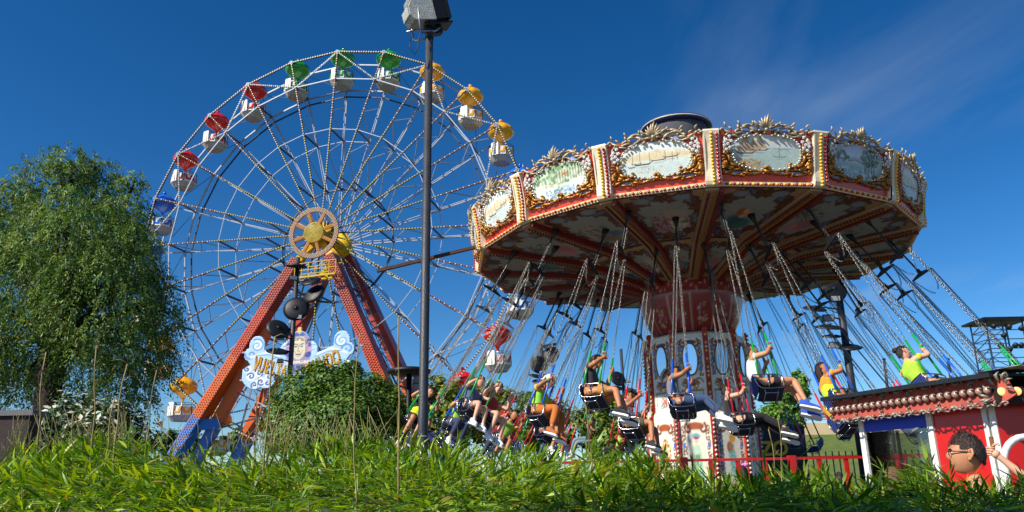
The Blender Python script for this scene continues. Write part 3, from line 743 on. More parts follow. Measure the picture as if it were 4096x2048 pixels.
for i in range(4): a = i * PI / 4; nd.bar((WR - .17 * math.cos(a), -.17 * math.sin(a), .1), (WR + .17 * math.cos(a), .17 * math.sin(a), .1), .06)
ndm = nd.mesh('rim_node', M_wsteel)
vb = MB()
for s in (-1, 1): vb.bar(pol(.845 * WR, 0, .05), pol(WR, s * DA, 0), .07, None, 0)
vbm = vb.mesh('vee_brace', M_wsteel)
vd = MB()
for s in (-1, 1): dashes(vd, pol(.845 * WR, 0, .09), pol(WR, s * DA, .05), .2, .11, [0, 3, 0], .5)
vdm = vd.mesh('lamp_strip', LAMPS)
cab = MB(); cab.bar(pol(.845 * WR, 0, -2.1), pol(WR, DA, -2.0), .03); cab = cab.mesh('tie_rod', M_dark)
for k in range(24):
    R_ = Matrix.Rotation(2.85 - DA * k, 4, 'Z')
    o = put('spoke', spm, wheel, R_); tag(put('lamp_strip', dsm, o), kind='stuff')
    put('back_spoke', bsm, wheel, R_); put('lattice', lam, wheel, R_)
    o = put('rim_bar', ro, wheel, R_); tag(put('lamp_strip', rdm, o), kind='stuff'); put('rim_bar', rb_, wheel, R_)
    for me in (r1, r2, r3, r4, r5): put('ring_bar', me, wheel, R_)
    put('rim_node', ndm, wheel, R_); put('tie_rod', cab, wheel, R_)
    if k % 2 == 0: o = put('vee_brace', vbm, wheel, R_); tag(put('lamp_strip', vdm, o), kind='stuff')
# hub: lamp ring, eight arms, boss
M_yel = mat('hub_yellow', 'd8b420', .4, var=.12, dirt=.2); M_orr = mat('hub_orange', 'd8641c', .4, var=.1); M_hred = mat('hub_red', 'a82c24', .4, var=.1)
HZ = 1.55
b = MB(); n = 48
for i in range(n):
    a0, a1 = 2 * PI * i / n, 2 * PI * (i + 1) / n
    b.prism([(q * math.cos(a), q * math.sin(a)) for q, a in ((1.72, a0), (2.08, a0), (2.08, a1), (1.72, a1))], HZ - .12, HZ)
HD = Matrix.Translation((0, -.28, 0)); hr = b.build('lamp_ring', M_hred, wheel, HD)
b = MB()
for j, q in enumerate((1.77, 1.86, 1.95, 2.04)):
    for i in range(84): a = 2 * PI * (i + .5 * (j % 2)) / 84; b.box((q * math.cos(a), q * math.sin(a), HZ + .02), (.07, .07, .05))
tag(b.build('ring_lamps', M_bul, hr), kind='stuff')
for i in range(8):
    R_ = HD @ Matrix.Rotation(2 * PI * i / 8 + .3, 4, 'Z')
    b = MB(); b.box((1.25, 0, HZ - .06), (1.0, .26, .1)); o = b.build('hub_arm', M_orr, wheel, R_)
    b = MB()
    for q in range(9):
        for s in (-.08, 0, .08): b.box((.85 + q * .1, s, HZ + .01), (.05, .045, .04))
    tag(b.build('arm_lamps', M_lyel, o), kind='stuff')
b = MB(); b.lathe([(.84, HZ - .15), (.84, HZ + .01), (.8, HZ + .03), (0, HZ + .05)], 32); bo = b.build('hub_boss', M_yel, wheel, HD)
b = MB()
for j in range(8):
    q = .08 + j * .1; m_ = max(5, int(q * 2 * PI / .1))
    for i in range(m_): a = 2 * PI * i / m_; b.box((q * math.cos(a), q * math.sin(a), HZ + .06), (.055, .055, .04))
tag(b.build('boss_lamps', M_lyel, bo), kind='stuff')
b = MB(); b.lathe([(.42, -4.4), (.42, 1.2)], 16); b.lathe([(1.05, -.25), (1.05, .15)], 24); b.lathe([(1.15, -3.5), (1.15, -2.9)], 24); b.lathe([(.7, -4.6), (.7, -4.1)], 20); b.build('axle', M_yel, wheel)
# ---------------------------------------------------------------- tower legs
tower = thing('wheel_tower', 'red and orange lamp-lined A-frame legs with blue feet carrying the ferris wheel', 'tower', (WC.x, WC.y, .7))
TI = tower.matrix_basis.inverted()
M_tr = mat('tower_red', '8a1c14', .4, var=.12, scale=1, dirt=.12, coat=.2); M_to = mat('tower_orange', 'd8601a', .4, var=.1, scale=1, dirt=.12, coat=.2); M_tb = mat('tower_blue', '2a78cc', .4, var=.1, scale=1, dirt=.1, coat=.2); M_tm = mat('tower_vermilion', 'b83418', .4, var=.1, scale=1, dirt=.12, coat=.2)
def toground(a, b, z=.7):
    return a + (b - a) * ((a.z - z) / (a.z - b.z))
def leg(A, B, w, dpt, name, lamps=True, cuts=(.26, .5, .80), sc=1.25):
    B = toground(A, B); d = B - A; z = d.normalized(); y = WN - z * WN.dot(z); y.normalize(); x = y.cross(z)
    T = TI @ frame(A, x, y, z); Lg = d.length
    b = MB(); c = [0, cuts[0], cuts[1], cuts[2], 1]
    for i in range(4):
        s0 = w * (1 + (sc - 1) * c[i]); 
        b.box((0, 0, Lg * (c[i] + c[i + 1]) / 2), (w, dpt, Lg * (c[i + 1] - c[i]) + (.004 if i else 0)), i)
    o = b.build(name, [M_tr, M_tm, M_to, M_tb], tower, T)
    if lamps:
        b = MB(); n_ = int(Lg / .21)
        for i in range(n_):
            zc = Lg * (i + .5) / n_
            for j in range(4): b.box(((j - 1.5) * w * .235, -dpt / 2 - .03, zc + (.04 if j % 2 else -.04)), (w * .12, .05, .075))
        tag(b.build('leg_lamps', mat('leg_lamp', 'c87a50', .4), o), kind='stuff')
    return A, B
FLt, FLb = leg(pt(752, 655, 59.1), pt(474, 1095, 61.0), .8, 1.1, 'leg', True, (.2, .4, .64))
FRt, FRb = leg(pt(834, 645, 58.8), pt(958, 940, 57.9), .8, 1.3, 'leg')
BLt, BLb = leg(pt(812, 700, 62.6), pt(632, 1080, 63.6), .8, 1.0, 'leg', False, (.2, .4, .72))
BRt, BRb = leg(pt(878, 650, 62.2), pt(1008, 930, 61.2), .8, 1.3, 'leg', False)
# second shank of the near left leg, with tie plates
b = MB(); S0, S1 = pt(672, 830, 60.4), pt(548, 1060, 61.6); S1g = toground(S0, S1)
b.bar(TI @ S0, TI @ S1, .75, .9, 0, (0, 1, 0)); b.bar(TI @ S1, TI @ S1g, .75, .9, 1, (0, 1, 0))
b.bar(TI @ pt(582, 908, 61), TI @ pt(632, 908, 61.2), .8, .9, 0, (0, 1, 0)); b.bar(TI @ pt(500, 1068, 61), TI @ pt(552, 1068, 61.4), .8, .8, 1, (0, 1, 0))
b.bar(TI @ pt(705, 1000, 63.5), TI @ pt(650, 1080, 63.9), .75, .8, 0, (0, 1, 0)); b.bar(TI @ pt(655, 930, 63), TI @ pt(700, 930, 63), .9, .8, 0, (0, 1, 0))
b.build('leg_shank', [M_to, M_tb], tower)
# head frame, service platform, ladder, stair rails
for P in (FLt, FRt): b = MB(); b.bar(TI @ P, TI @ (WC - WN * .75 + Vector((0, 0, -.5))), .55, .5, 0, (0, 1, 0)); b.build('head_beam', M_yel, tower)
for P in (BLt, BRt): b = MB(); b.bar(TI @ P, TI @ (WC + WN * 4.4 + Vector((0, 0, -.2))), .7, .6, 0, (0, 1, 0)); b.build('head_beam', M_yel, tower)

b = MB(); p0, p1 = pt(742, 668, 57.6), pt(845, 655, 57.2)
for dz, w in ((0, .12), (.55, .05), (1.1, .05)):
    for off in (0, 1.0): b.bar(TI @ (p0 + WN * off + Vector((0, 0, dz - 1.0))), TI @ (p1 + WN * off + Vector((0, 0, dz - 1.0))), w)
for i in range(7):
    q = p0.lerp(p1, i / 6) - Vector((0, 0, 1.0)); b.bar(TI @ q, TI @ (q + Vector((0, 0, 1.1))), .05); b.bar(TI @ q, TI @ (q + WN), .08)
q0, q1 = pt(815, 705, 62), pt(880, 690, 62)
for dz in (0, .6, 1.1): b.bar(TI @ (q0 + Vector((0, 0, dz))), TI @ (q1 + Vector((0, 0, dz))), .06)
for i in range(5): q = q0.lerp(q1, i / 4); b.bar(TI @ q, TI @ (q + Vector((0, 0, 1.1))), .05)
b.build('service_platform', M_yel, tower)
b = MB(); l0, l1 = FRt + Vector((.95, .2, -.6)), FRb + Vector((.95, .2, 0))
for s in (0, .45): b.bar(TI @ (l0 + WU * s), TI @ (l1 + WU * s), .05)
for i in range(58): q = l0.lerp(l1, i / 58); b.bar(TI @ q, TI @ (q + WU * .45), .035)
b.build('ladder', M_dark, tower)
for A, B in (((668, 980, 61.5), (640, 925, 61.5)), ((690, 1040, 62), (560, 1075, 62)), ((610, 905, 61), (690, 985, 62)), ((640, 950, 62.5), (600, 1100, 62.5)), ((700, 900, 62), (640, 1090, 62))): b = MB(); b.bar(TI @ pt(*A), TI @ pt(*B), .12); b.build('brace', M_wsteel, tower)
# ---------------------------------------------------------------- painted sign between the legs
sgn = thing('wheel_sign', 'pale blue scrolled sign reading VUELTA with a painted face balloon, between the tower legs', 'sign')
SO_ = pt(606, 985, 56.3); SX = WU; SM = frame(SO_, SX, (0, 0, 1), -WN); sgn.matrix_basis = SM
SWd, SHt = 8.55, 4.35
c = Canvas(150, 90, 1.7, 'a9cdea')
A_ = 1.7; m = np.zeros(c.U.shape, bool)
def ins(x, y, rx, ry, rot=0):
    dx, dy = c.U - x, c.V - y; ca, sa = math.cos(rot), math.sin(rot)
    return ((dx * ca + dy * sa) / rx) ** 2 + ((-dx * sa + dy * ca) / ry) ** 2 < 1
for s, X in ((1, 0), (-1, A_)):
    f = lambda x: X + s * x
    for e in ((.20, .74, .13, .17, 0), (.11, .60, .11, .12, 0), (.30, .58, .26, .09, s * -.25), (.16, .22, .16, .22, s * .6), (.36, .16, .16, .13, s * -.4), (.30, .30, .16, .14, 0), (.45, .45, .38, .15, s * -.15), (.62, .34, .22, .13, s * -.5), (.68, .62, .13, .16, 0)):
        m |= ins(f(e[0]), e[1], *e[2:])
m |= ins(.85, .62, .21, .33) | ins(.85, .97, .04, .09) | ins(.85, .33, .4, .12)
c.mask = m
for s, X in ((1, 0), (-1, A_)):
    f = lambda x: X + s * x
    c.scroll(f(.20), .74, .11, 2, 1.1, .018, '5f8fc8', -s); c.scroll(f(.20), .74, .085, 2, 1.1, .012, 'eaf4fa', -s); c.scroll(f(.11), .60, .09, 3, 1.0, .014, '5f8fc8', s)
    c.line([(f(.12), .55), (f(.35), .62), (f(.55), .54)], .02, 'd8ecf8'); c.line([(f(.2), .58), (f(.4), .58), (f(.6), .5)], .008, '6f9ad0')
    for x, y, r_ in ((.07, .36, .05), (.14, .24, .06), (.2, .1, .05), (.3, .14, .06), (.4, .12, .05), (.27, .28, .05), (.42, .22, .05)):
        c.ell(f(x), y, r_ * 1.35, r_ * 1.35, 'eef4f8', .2); c.scroll(f(x), y, r_, x * 20, 1.1, .013, '2f5a9c', s if int(x * 100) % 2 else -s)
    c.line([(f(.45), .16), (f(.55), .26), (f(.75), .22)], .03, '8fc0ec')
    c.ell(f(.64), .66, .06, .12, 'b9d8ee', .2); c.line([(f(.6), .7), (f(.66), .7)], .006, '4f78b0'); c.line([(f(.61), .62), (f(.65), .61)], .005, '4f78b0')
c.ell(.85, .62, .205, .33, '8f88b4', .06); c.ell(.85, .88, .10, .05, '3a5ab0', .3); c.ell(.85, .97, .04, .09, 'd8c064', .3)
for s in (-1, 1):
    for i in range(3): c.scroll(.85 + s * .15, .72 - i * .08, .07 - .01 * i, 1 + i, .9, .02, ('2f3f98', 'c79ab8', '2f3f98')[i], s)
c.ell(.85, .66, .115, .20, 'd6cdb4', .1); c.ell(.85, .80, .12, .06, 'e4dcc4', .3)
for i in range(9): c.scroll(.75 + i * .025, .82 - .01 * abs(i - 4), .03, i, .8, .007, '8a8068', 1 if i % 2 else -1)
for s in (-1, 1):
    c.ell(.85 + s * .045, .685, .026, .014, '4a4438', .3); c.line([(.85 + s * .02, .715), (.85 + s * .075, .73)], .008, '6a604c'); c.line([(.85 + s * .03, .56), (.85 + s * .07, .62)], .006, 'a89c80')
    c.line([(.85 + s * .1, .78), (.85 + s * .115, .6), (.85 + s * .08, .5)], .008, '8f8468')
c.line([(.85, .7), (.84, .61), (.87, .60)], .008, '9a8e70'); c.line([(.815, .55), (.85, .56), (.885, .55)], .009, '6a4f40'); c.line([(.83, .525), (.87, .525)], .006, 'a08a70')
c.band(.42, .46, 'd8c8c0', .01, 0); 
for i in range(8): c.ell(.70 + i * .043, .43, .025, .03, 'e0d4b8', .3); c.line([(.72 + i * .038, .30), (.71 + i * .042, .38)], .012, '3a4aa0')
me = c.mesh('sign_board', lambda u, v: (u * SWd, v * SHt, np.zeros_like(u)), paintmat('sign_paint', .5, .08, 2, .12))
o = put('sign_board', me, sgn); md = o.modifiers.new('thickness', 'SOLIDIFY'); md.thickness = .12; md.offset = -1
def letter(ch, size, m, parent, M, depth=.05, name='letter'):
    cu = bpy.data.curves.new('letter', 'FONT'); cu.body = ch; cu.size = size; cu.extrude = depth * .5; cu.align_x = 'CENTER'; cu.offset = size * .03
    t = bpy.data.objects.new('t', cu); COL.objects.link(t)
    me = bpy.data.meshes.new_from_object(t.evaluated_get(bpy.context.evaluated_depsgraph_get()))
    bpy.data.objects.remove(t); me.materials.clear(); me.materials.append(m)
    return put(name, me, parent, M)
M_let = mat('letter_gold', 'c98f1c', .4, .2, var=.15)
def word(txt, x0, y0, x1, y1, s0, s1):
    n = len(txt)
    for i, ch in enumerate(txt):
        t = i / (n - 1); sz = s0 + (s1 - s0) * t; x = x0 + (x1 - x0) * t; y = y0 + (y1 - y0) * t
        o = letter(ch, sz, M_let, sgn, Matrix.Translation((x, y, .03)) @ Matrix.Rotation(math.atan2(y1 - y0, x1 - x0), 4, 'Z') @ Matrix.Diagonal((.56, 1.15, 1, 1)))
        # lamps on the strokes
        b = MB(); bb = [v.co for v in o.data.vertices]; mnx = min(v.x for v in bb); mxx = max(v.x for v in bb); mxy = max(v.y for v in bb)
        for px in (mnx + .12 * sz, mxx - .12 * sz):
            for q in range(6): b.box((px, mxy * (.08 + .17 * q), .04), (.06, .06, .03))
        tag(b.build('letter_lamps', mat('amber_lamp', 'f0c040', .3), o), kind='stuff')
word('VUELTA', .98, 1.45, 3.2, .98, 1.25, .9); word('AL', 3.75, .72, 4.3, .72, .8, .8); word('MUNDO', 5.2, 1.05, 7.3, 1.6, .95, 1.25)
b = MB()
for x in (1.2, 3.0, 5.6, 7.4): b.box((x, 2.0, -.6), (.1, 3.2, .1)); b.box((x, 2.6, -.3), (.08, .08, .5))
b.box((4.2, 2.9, -.6), (9.4, .12, .12)); b.box((4.2, .9, -.6), (9.4, .12, .12)); b.build('sign_frame', M_wsteel, sgn)
# ---------------------------------------------------------------- gondolas
GC = {'blue': ('1668d8', 'blue'), 'red': ('d41a16', 'red'), 'green': ('229a2e', 'green'), 'yellow': ('eea80c', 'yellow')}
def gkit(cn):
    mc = mat('gondola_' + cn, GC[cn][0], .24, var=.08, scale=2, coat=.5, dirt=.06); mw = mat('gondola_white', 'e8e6dc', .4, var=.06, scale=3, dirt=.15, coat=.2); mg_ = mat('gondola_grey', 'b4b2ac', .55, var=.12, scale=3, dirt=.2)
    kit = []
    b = MB(); b.lathe([(.02, .62), (.12, .60), (.30, .54), (.55, .42), (.78, .24), (.91, .03), (.93, -.12), (.86, -.30), (.70, -.45), (.48, -.58), (.28, -.70), (.16, -.82), (.11, -.95), (.10, -1.08)], 60, 0, None, True, lambda a, i: 1 + (.03 * (abs(math.cos(5 * a)) ** .5 - .8) if 1 < i < 11 else 0)); kit.append(('balloon', b.mesh('balloon', mc)))
    b = MB(); b.lathe([(.06, .58), (.07, .66), (.13, .72), (.14, .78), (.09, .85), (.0, .88)], 12); kit.append(('knob', b.mesh('knob', mc)))
    R0 = Matrix.Rotation(PI / 8, 4, 'Z')
    b = MB(); b.lathe([(.89, -1.46), (.92, -2.06), (.90, -2.06), (.85, -1.48)], 8, 0, R0, False); b.lathe([(.92, -2.06), (.66, -2.38), (.64, -2.38), (.88, -2.06)], 8, 1, R0, False); b.lathe([(.66, -2.38), (.60, -2.44), (.0, -2.44), (.0, -2.38)], 8, 1, R0, False); kit.append(('basket', b.mesh('basket', [mw, mg_])))
    tr = MB()
    for i in range(8):
        a = i * PI / 4; d0, d1 = .89 * math.cos(PI / 8), .92 * math.cos(PI / 8); sl_ = Vector((d1 - d0, 0, -.6)).normalized(); x = Vector((0, 1, 0)); y = -sl_; z = x.cross(y)
        M = Matrix.Rotation(a, 4, 'Z') @ frame((d0, 0, -1.46), x, y, z)
        for s in (-1, 1): tr.prism([(s * .31, -.04), (s * .18, -.04), (s * .07, -.42), (s * .22, -.46)], 0, .03, 0, M); tr.prism([(s * .335, 0), (s * .315, 0), (s * .325, -.6), (s * .345, -.6)], 0, .02, 2, M)
        tr.prism([(-.17, -.34), (.17, -.34), (.2, -.47), (-.2, -.47)], 0, .034, 0, M)
        q = Matrix.Rotation(a, 4, 'Z'); tr.box((.72, 0, -2.13), (.02, .30, .06), 1, q @ Matrix.Rotation(0, 4, 'Y'))
    kit.append(('trim', tr.mesh('trim', [mc, mw, M_dark])))
    b = MB(); b.prism([(-.27, -2.1), (.27, -2.1), (.27, -1.28), (.22, -1.2), (-.22, -1.2), (-.27, -1.28)], 0, .05, 0, Matrix.Rotation(rad(-118), 4, 'Z') @ Matrix(((0, 0, 1, .86), (1, 0, 0, 0), (0, 1, 0, 0), (0, 0, 0, 1))))
    for q in (-.1, .1): b.box((.915, q, -1.62), (.012, .02, .78), 1, Matrix.Rotation(rad(-118), 4, 'Z'))
    kit.append(('door', b.mesh('door', [mw, mg_])))
    b = MB()
    for z in (-1.36, -1.24): b.tube([(.87 * math.cos(i * PI / 8), .87 * math.sin(i * PI / 8), z) for i in range(16)], .016, 4, 0, True)
    for i in range(8): a = i * PI / 4 + PI / 8; b.tube([(.86 * math.cos(a), .86 * math.sin(a), -1.5), (.87 * math.cos(a), .87 * math.sin(a), -1.24)], .016, 4)
    kit.append(('railing', b.mesh('railing', M_dark)))
    b = MB(); b.tube([(0, 0, -1.05), (0, 0, -2.2)], .07, 8); b.bar((0, 0, -.1), tuple(WN * .95 + Vector((0, 0, -.1))), .1); b.bar((0, 0, -.1), tuple(-WN * .95 + Vector((0, 0, -.1))), .1); kit.append(('stem', b.mesh('stem', mw)))
    return kit
KIT = {k: gkit(k) for k in GC}
GL = {0: ('blue', 'blue-domed gondola at the upper right edge of the willow crown'), 1: ('red', 'red-domed gondola, lowest of the three at upper left of the wheel'), 2: ('red', 'red-domed gondola, middle of the three at upper left of the wheel'), 3: ('red', 'red-domed gondola, highest of the three at upper left of the wheel'),
      4: ('green', 'green-domed gondola, leftmost of the three at the top of the wheel'), 5: ('green', 'green-domed gondola, middle of the three at the top of the wheel'), 6: ('green', 'green-domed gondola, rightmost of the three at the top of the wheel'),
      7: ('yellow', 'yellow-domed gondola half hidden behind the floodlight pole'), 8: ('yellow', 'yellow-domed gondola, middle of the three at upper right of the wheel'), 9: ('yellow', 'yellow-domed gondola, lowest of the three at upper right of the wheel'),
      10: ('blue', 'blue-domed gondola just above the left end of the swing canopy'), 12: ('blue', 'blue and white gondola basket showing below the left rim of the swing canopy'),
      13: ('red', 'red-domed gondola seen whole between the swing chains'), 14: ('red', 'red-domed gondola sinking behind the bushes right of the lamp pole'),
      19: ('yellow', 'yellow-domed gondola behind the foot of the orange tower leg'), 20: ('yellow', 'yellow-domed gondola seen whole left of the tower foot'), 21: ('yellow', 'yellow-domed gondola partly covered by the willow edge'), 22: ('blue', 'blue-domed gondola hidden low inside the willow foliage'), 23: ('blue', 'blue-domed gondola just below the other, behind the willow edge')}
GOND = {}
for k, (cn, lab) in GL.items():
    a = 2.85 - DA * k
    P = WC + WN * 1.1 + (WU * math.cos(a) + Vector((0, 0, 1)) * math.sin(a)) * WR
    o = thing('gondola', lab, 'gondola', Matrix.Translation(P) @ Matrix.Diagonal((1.16, 1.16, 1.16, 1)), 'ferris wheel gondolas')
    for n_, me in KIT[cn]: put(n_, me, o)
    GOND[k] = o
# ================================================================ people
SKIN_T = {'a': 'c68a66', 'b': 'b57852', 'c': 'd8a486', 'd': '9c6444'}
def skinmat(t): return mat('skin_' + t, SKIN_T[t], .5, var=.08, scale=20, spec=.4)
def cloth(h): return mat('cloth_' + h, h, .85, var=.14, scale=9, bump=.35, bscale=60, sheen=.15)
M_eye = mat('eye_dark', '1a120e', .2); M_sclera = mat('eye_white', 'dcd6cc', .3); M_lip = mat('lip', '8f4a40', .45)
JOBS = []
def skinned(chains, sub=2):
    """grow one smooth limb surface round connected chains of (point, radius); equal points are shared joints"""
    key = {}; V = []; R = []; E = []
    for ch in chains:
        prev = None
        for p, r in ch:
            k = tuple(round(q, 4) for q in p)
            if k not in key: key[k] = len(V); V.append(p); R.append(r)
            i = key[k]
            if prev is not None and prev != i: E.append((prev, i))
            prev = i
    me = bpy.data.meshes.new('skin'); me.from_pydata([tuple(v) for v in V], E, [])
    o = bpy.data.objects.new('skin', me); COL.objects.link(o)
    m = o.modifiers.new('s', 'SKIN'); m.use_smooth_shade = True; m.branch_smoothing = .4
    for i, d in enumerate(me.skin_vertices[0].data):
        r = R[i]; d.radius = (r, r) if not isinstance(r, tuple) else r; d.use_root = (i == 0)
    s_ = o.modifiers.new('d', 'SUBSURF'); s_.levels = sub; s_.render_levels = sub
    return o
HU, HV = 40, 28
def headgeo(b, c, R, s, eyes=True):
    """head with jaw, brow, nose, lips; faces local +x"""
    a = np.linspace(-PI, PI, HU, endpoint=False); t = np.linspace(0.02, PI - .02, HV)
    A, T = np.meshgrid(a, t); x = np.sin(T) * np.cos(A); y = np.sin(T) * np.sin(A); z = np.cos(T)
    X = x * .098; Y = y * .077; Z = z * .122
    jaw = np.clip(-z, 0, 1); Y *= 1 - .28 * jaw ** 1.4; X += .014 * jaw ** 2 * (x > -.2); X *= np.where((x < 0) & (z < -.2), 1 - .35 * jaw, 1)
    gs = lambda a0, z0, wa, wz: np.exp(-((A - a0) / wa) ** 2 - ((z - z0) / wz) ** 2)
    X += .021 * gs(0, -.16, .17, .14) + .013 * gs(0, .04, .12, .16) + .007 * gs(0, .28, .6, .1) - .012 * (gs(.42, .08, .2, .1) + gs(-.42, .08, .2, .1)) + .008 * gs(0, -.48, .3, .07) + .008 * gs(0, -.62, .28, .06) - .006 * gs(0, -.55, .35, .025) + .012 * gs(0, -.85, .5, .14)
    V = np.stack([X, Y, Z], -1).reshape(-1, 3) * s
    F = [(j * HU + i, (j + 1) * HU + i, (j + 1) * HU + (i + 1) % HU, j * HU + (i + 1) % HU) for j in range(HV - 1) for i in range(HU)]
    F += [tuple(range(HU)), tuple(range((HV - 1) * HU, HV * HU))[::-1]]
    M = Matrix.Translation(c) @ R.to_4x4()
    b.add([tuple(v) for v in V], F, 0, True, M)
    S4 = M @ Matrix.Diagonal((s, s, s, 1))
    for sg in (-1, 1):
        b.ball((.081, sg * .033, .010), .0125, 8, 2, (.7, 1.25, .8), S4); b.ball((.089, sg * .033, .010), .0065, 6, 1, (.6, 1, 1), S4)
        b.box((.093, sg * .033, .030), (.012, .036, .007), 1, S4)
        b.tube([S4 @ Vector(q) for q in ((-.012, sg * .076, .025), (-.028, sg * .092, .03), (-.034, sg * .094, .005), (-.018, sg * .086, -.03), (-.008, sg * .074, -.034), (-.004, sg * .076, 0))], .008 * s, 5, 0, True)
        b.ball((-.016, sg * .08, 0), .022, 6, 0, (.7, .35, 1.2), S4)
    b.ball((.094, 0, -.066), .02, 8, 3, (.35, 1.1, .32), S4)
def hairgeo(b, c, R, s, style, seed=1):
    r_ = np.random.default_rng(seed)
    a = np.linspace(-PI, PI, 44, endpoint=False); t = np.linspace(0, PI * .82, 24); A, T = np.meshgrid(a, t)
    x = np.sin(T) * np.cos(A); y = np.sin(T) * np.sin(A); z = np.cos(T); fr = np.cos(A)
    low = np.where(fr > 0, .42 - .1 * (1 - fr), .10 + .75 * fr) if style != 'crop' else np.where(fr > .45, .36, np.where(fr > .05, .12, -.05 + .55 * fr))
    g = 1.09 + .05 * np.sin(A * 9 + z * 11) * np.sin(z * 14 + A * 3) + r_.normal(0, .018, A.shape)
    if style in ('crop',): g = 1.05 + r_.normal(0, .02, A.shape) + .10 * np.clip(z - .35, 0, 1) * (fr > -.4)
    ok = z > low
    g = np.where(z - low < .08, g * .975, g)
    V = np.stack([x * .1 * g - .004, y * .08 * g, z * .124 * g + .002], -1).reshape(-1, 3) * s
    i = np.arange(44 * 24).reshape(24, 44); nx_ = np.roll(i, -1, 1)
    F = [tuple(q) for q, k in zip(np.stack([i[:-1], i[1:], nx_[1:], nx_[:-1]], -1).reshape(-1, 4), (ok[:-1] & ok[1:]).reshape(-1)) if k]
    M = Matrix.Translation(c) @ R.to_4x4(); b.add([tuple(v) for v in V], F, 0, True, M)
    S4 = M @ Matrix.Diagonal((s, s, s, 1))
    if style == 'bun': b.ball((-.10, 0, .075), .05, 12, 0, (1, 1, .9), S4)
    if style == 'pony':
        b.tube([S4 @ Vector(q) for q in ((-.09, 0, .05), (-.15, 0, .06), (-.19, .01, -.02), (-.2, .01, -.12), (-.18, 0, -.22))], [.02 * s, .034 * s, .036 * s, .026 * s, .006 * s], 8)
    if style == 'long':
        for k in range(15):
            q = (k - 7) / 7; px, py = -.055 - .05 * (1 - q * q), .085 * q
            b.tube([S4 @ Vector(v) for v in ((px * .7, py, .06), (px, py * 1.08, -.02), (px - .012, py * 1.12, -.14), (px - .02 * (1 - abs(q)), py * 1.05, -.25 + .03 * math.sin(k * 2)))], [.022 * s, .028 * s, .025 * s, .008 * s], 6)
def lookrot(yaw, pitch=0): return (Matrix.Rotation(yaw, 3, 'Z') @ Matrix.Rotation(-pitch, 3, 'Y'))
def shoe(parent, A, d, m, sole, s=1, up=None):
    """low sneaker from ankle A pointing along d"""
    d = Vector(d).normalized(); n = Vector((0, 1, 0)); u = d.cross(n) * -1
    if u.z < 0: u = -u
    M = frame(A, d, u.cross(d), u)
    b = MB()
    P = [(-.06, 0, .01), (-.055, 0, -.02), (0, 0, -.03), (.06, 0, -.045), (.12, 0, -.055), (.17, 0, -.06), (.195, 0, -.062)]
    b.tube([M @ (Vector(p) * s) for p in P], [.036 * s, .045 * s, .048 * s, .044 * s, .043 * s, .038 * s, .016 * s], 10)
    b.tube([M @ (Vector(p) * s) for p in ((0, 0, -.03), (0, 0, .035))], [.045 * s, .04 * s], 10)
    ol = [(-.085, -.02), (-.08, .022), (-.03, .036), (.06, .04), (.14, .046), (.19, .034), (.208, 0), (.19, -.034), (.14, -.046), (.06, -.04), (-.03, -.036), (-.08, -.03)]
    b.prism([(x * s, y * s) for x, y in ol], -.108 * s, -.078 * s, 1, M)
    for q in range(3): b.tube([M @ (Vector((.05 + .025 * q, -.03, -.012 - .008 * q)) * s), M @ (Vector((.05 + .025 * q, 0, -.002 - .008 * q)) * s), M @ (Vector((.05 + .025 * q, .03, -.012 - .008 * q)) * s)], .005 * s, 4, 1)
    return b.build('shoe', [m, sole], parent)
def hand(b, w, h, axis, out, s=1, fist=1.0):
    """palm with four unequal curled fingers and a thumb; w wrist, h grip centre, axis of the held bar, out = knuckle side"""
    w, h = Vector(w), Vector(h); ax = Vector(axis).normalized(); o = Vector(out); o = (o - ax * o.dot(ax)).normalized(); sd_ = ax.cross(o)
    b.ball(tuple(w.lerp(h, .62)), .036 * s, 10, 0, (1, 1, 1), None)
    for k in range(4):
        L = (.9, 1.05, 1.0, .8)[k]; base = h + ax * ((1.5 - k) * .019 * s) + o * .030 * s - sd_ * .024 * s
        P = [base, base + (o * .012 + sd_ * .026) * s * L, base + (-o * .022 + sd_ * .046) * s * L * fist, base + (-o * .050 + sd_ * .028) * s * L * fist, base + (-o * .052 + sd_ * .006) * s * L * fist]
        b.tube(P, [.0095 * s, .0095 * s, .009 * s, .0085 * s, .006 * s], 6)
    t0 = h + ax * .035 * s - sd_ * .03 * s
    b.tube([t0, t0 + (ax * .022 - o * .02) * s, t0 + (ax * .026 - o * .045 + sd_ * .02) * s, t0 + (ax * .018 - o * .052 + sd_ * .042) * s], [.012 * s, .0115 * s, .0105 * s, .007 * s], 6)
